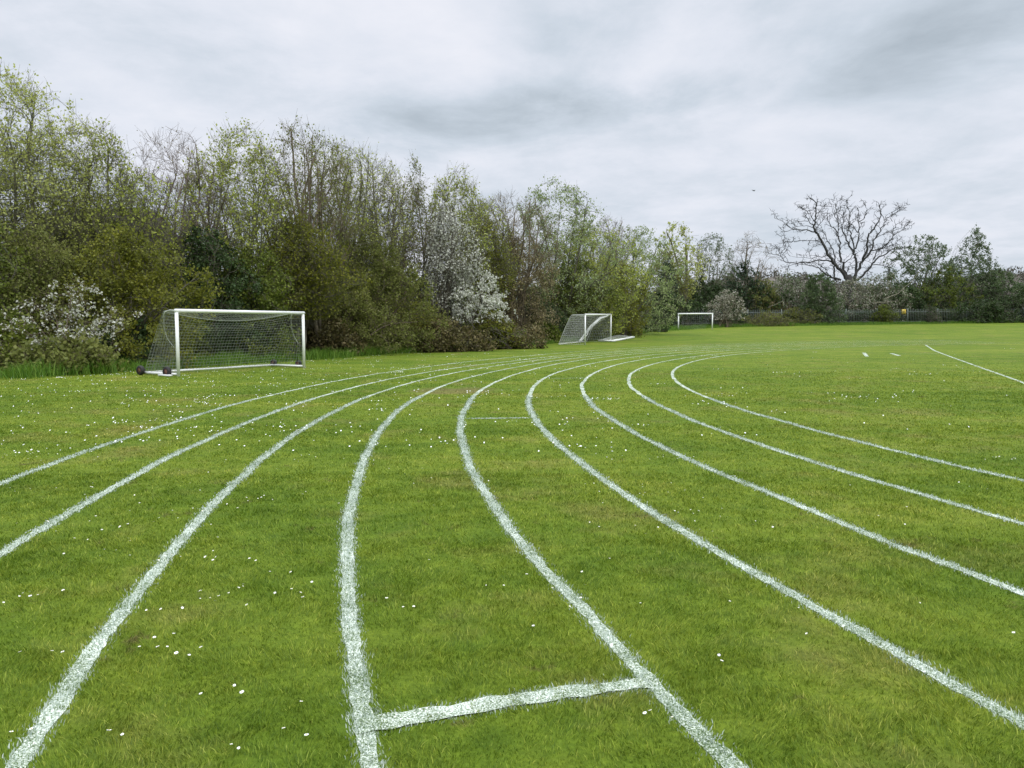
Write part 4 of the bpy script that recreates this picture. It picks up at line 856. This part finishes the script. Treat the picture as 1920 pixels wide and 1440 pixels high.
house(600, 66, 130, 535, 470, 6, 'wall_cream', 'cream house wall glimpsed between trunks at the right goal post', windows=((1.2, 2.2, 1.0, 1.1),))
def gable_house():
    b = gpt(1437, 240); root = empty('house', b, 'tiny cream gabled house beyond the fence, below the far hill', 'house')
    he = top_of(546, 240) - b[2]; hr = top_of(537, 240) - b[2]; w = 2.3; d = 7.0
    mb = MB(); V = [[-w, 0, 0], [w, 0, 0], [w, 0, he], [0, 0, hr - .15], [-w, 0, he], [-w, d, 0], [w, d, 0], [w, d, he], [0, d, hr - .15], [-w, d, he]]
    mb.add(V, [[0, 1, 2, 4], [6, 5, 9, 7], [1, 6, 7, 2], [5, 0, 4, 9]]); mb.F.append((np.array([[4, 2, 3], [7, 9, 8]]) + mb.n - 10, 0)); mb.build('wall', MAT['wall_cream'], root)
    mb = MB()
    for s in (-1, 1): 
        q = np.array([[s * (w + .3), -.3, he - .12], [0, -.3, hr], [0, d, hr], [s * (w + .3), d, he - .12]]); mb.add(np.concatenate([q, q + [0, 0, .14]]), [[0, 1, 2, 3], [4, 7, 6, 5], [0, 4, 5, 1], [3, 2, 6, 7], [0, 3, 7, 4]])
    mb.build('roof', MAT['roof'], root)
    mb = MB(); box(mb, (0, -.02, he - 1.0), (1.5, .06, 1.3)); mb.build('window', MAT['glass'], root)
gable_house()
# far wooded rise
HP = [(1150, 560), (1300, 540), (1390, 522), (1430, 516), (1462, 517), (1476, 520), (1500, 515), (1530, 520), (1570, 535), (1640, 545), (1750, 540), (1830, 526), (1880, 514), (1935, 511), (2050, 516), (2200, 530)]
mb = MB(); HD = 420.0; hx = np.linspace(1150, 2200, 120); hy = np.interp(hx, *np.array(HP, float).T) + 5
rows = []
for q, dd in ((0, 300), (.45, 350), (1, 420), (.9, 470), (0, 650)):
    rows.append([[(x - 960) / F_PX * HD if dd >= 420 else (x - 960) / F_PX * dd, dd, 2.5 + (top_of(y, HD) - 2.5) * q + (1.2 * math.sin(x * .07) if q else -1)] for x, y in zip(hx, hy)])
V = np.array(rows); I = np.arange(4)[:, None] * 120 + np.arange(119)[None]
mb.add(V, np.stack([I, I + 1, I + 121, I + 120], -1).reshape(-1, 4)); tag(mb.build('hill', MAT['hill'], smooth=True), 'low brown wooded hill on the skyline beyond the fence', 'hill', kind='structure')
rgf = np.random.default_rng(6); mb = MB(); t = rgf.integers(0, 119, 2600); row = rgf.integers(0, 3, 2600); f = rgf.random((2600, 1)); g_ = rgf.random((2600, 1))
base = (V[row, t] * (1 - f) + V[row, t + 1] * f) * (1 - g_) + (V[row + 1, t] * (1 - f) + V[row + 1, t + 1] * f) * g_
hh = rgf.uniform(2.5, 5.5, 2600); C = np.repeat(base, 14, 0) + rgf.normal(0, 1, (2600 * 14, 3)) * np.array([1.2, 1.2, 0]) + np.c_[np.zeros((2600 * 14, 2)), np.repeat(hh, 14) * rgf.random(2600 * 14)]
leaf_quads(mb, C, .8, rgf); P = np.stack([base, base + np.c_[rgf.normal(0, .2, (2600, 2)), hh * .6], base + np.c_[rgf.normal(0, .4, (2600, 2)), hh * 1.12]], 1)
tubes(mb, P, np.tile([[.14, .1, .05]], (2600, 1)), 3)
tag(mb.build('distant_wood', MAT['far_wood']), 'distant brown leafless wood on the skyline beyond the fence', 'wood', kind='stuff')

# ------------------------------------------------------------------ bird
def bird():
    c = at(1413, 357.5, 75); mb = MB()
    P = np.array([[(-.16, 0, 0), (-.10, 0, .0), (0, 0, .01), (.09, 0, .01), (.14, 0, .0), (.17, 0, 0)]]); tubes(mb, P, np.array([[.012, .03, .05, .04, .03, .006]]), 8, 0, True)
    for s in (-1, 1): mb.add([[.06, s * .03, .02], [-.05, s * .03, .02], [-.03, s * .17, .07], [.05, s * .17, .08], [-.04, s * .30, .02]], [[0, 1, 2, 3]]); mb.F.append((np.array([[3, 2, 4]]) + mb.n - 5, 0))
    mb.add([[-.14, -.015, 0], [-.14, .015, 0], [-.24, .05, 0], [-.24, -.05, 0]], [[0, 1, 2, 3]])
    o = mb.build('bird', MAT['bird']); o.location = tuple(map(float, c)); o.rotation_euler = (.2, .1, .5)
    tag(o, 'tiny black bird flying in the sky left of the dead tree', 'bird')
bird()

# ------------------------------------------------------------------ daisies: the nearest and largest singly, the rest together
def daisy_into(mb, r=.011):
    k = 9; ang = np.arange(k) * 2 * math.pi / k
    V = [[0, 0, 0]] + [[math.cos(a) * r, math.sin(a) * r, .002 + .001 * (i % 2)] for i, a in enumerate(ang)]; F = [[0, 1 + i, 1 + (i + 1) % k] for i in range(k)]
    V2 = [[0, 0, .004]] + [[math.cos(a) * r * .36, math.sin(a) * r * .36, .003] for a in ang[:6 + 3]]; F2 = [[0, 1 + i, 1 + (i + 1) % k] for i in range(k)]
    mb.add(V, F, 0); mb.add(V2, F2, 1)
    q = np.array([[0, 0, 0.0], [0.003, .002, -.02], [.006, 0, -.04]]); tubes(mb, q[None], np.full((1, 3), .0009), 3, 2)
rgd = np.random.default_rng(12)
SEEN = [(205,1385),(230,1393),(38,1155+80),(118,1235),(98,1233),(302,1153),(275,1155),(290,1207),(262,1225),(314,1225),(331,1237),(355,1241),(296,1225),(326,1200),(377,1226),(440,1299),(454,1312),(377,1315),(448,1419),(434,1412),
        (532,1381),(575,1394),(565,1330),(385,1053),(78,1121),(56,1120),(57,1128),(725,1132),(706,1146),(776,1148),(756,1149),(568,1130),(1146,1222),(1068,1148),(1219,1347),(1209,1352),(1260,1360),(1348,1241),(1353,1252),(1368,1138),(1000,1185),
        (1191,993),(1265,965),(1280,962),(1295,963),(1310,965),(1300,970),(1272,968),(1900,1198),(1512,1200),(1318,940),(60,1382),(22,1388),(480,1060),(468,1056),(405,1053),(120,1047),(165,1020),(240,990),(180,975),(305,960),(262,950),(90,985)]
def ground_px(px, py):
    c, s = math.cos(PITCH), math.sin(PITCH); dx, dy = (px - 960) / F_PX, (py - 720) / F_PX
    t = EYE / (s + dy * c)
    return (dx * t, (c - dy * s) * t)
near = [ground_px(*p) for p in SEEN]
cand = []
while len(cand) < 2600:
    y = 4.2 + 44 * rgd.random() ** 1.1; x = rgd.uniform(-y * .70, y * .70)
    left = 1 / (1 + math.exp((x + .6) / (1.2 + y * .06)))
    if rgd.random() < (.16 + .84 * left) * min(1, (y / 9) ** 1.2):
        m = 1 + int(rgd.exponential(3.2)) if rgd.random() < .5 else 1; sg = rgd.uniform(.10, .34)
        for _ in range(m): cand.append((x + rgd.normal(0, sg), y + rgd.normal(0, sg * .8)))
for _ in range(7): gx_, gy_ = ground_px(377, 757); cand.append((gx_ + rgd.normal(0, .06), gy_ + rgd.normal(0, .06)))
cand = np.array(cand)
ex = np.interp(cand[:, 1], EP[:, 1], EP[:, 0]); cand = cand[(cand[:, 0] > ex + .4)]
cl = cand[np.argsort(cand[:, 1])]; near = near + [tuple(p) for p in cl[:300 - len(near)]]; rest = cl[300 - len(SEEN):]
mb = MB(); daisy_into(mb); proto = mb.build('daisy', [MAT['daisy_petal'], MAT['daisy_eye'], MAT['blade']])
for i, (x, y) in enumerate(near):
    o = proto if i == 0 else proto.copy()
    if i: sc.collection.objects.link(o)
    s = rgd.uniform(.5, .85) if i < len(SEEN) else rgd.uniform(.4, .8)
    if y > 5: s *= .9
    o.location = (x, y, float(gz(x, y)) + .032); o.scale = (s, s, 1); o.rotation_euler = (rgd.normal(.12, .25), rgd.normal(0, .25), rgd.uniform(0, 6.28))
    tag(o, 'small white daisy flower open in the short grass of the field', 'daisy', 'daisies scattered over the grass')
mb = MB(); n = len(rest); r = .010 * rgd.uniform(.6, 1.3, n); k = 6; ang = np.arange(k) * 2 * math.pi / k
a0 = rgd.uniform(0, 6, n)[:, None]; tilt = rgd.normal(.35, .3, (n, 1))
V = np.stack([rest[:, :1] + r[:, None] * np.cos(ang + a0), rest[:, 1:] + r[:, None] * np.sin(ang + a0), gz(rest[:, 0], rest[:, 1])[:, None] + .03 + r[:, None] * np.sin(ang + a0) * np.abs(tilt) + .004 + 0 * ang], -1)
mb.add(V, np.arange(n)[:, None] * k + np.arange(k)[None])
tag(mb.build('daisies', MAT['daisy_petal']), 'many more tiny white daisies speckling the farther grass', 'daisies', kind='stuff')
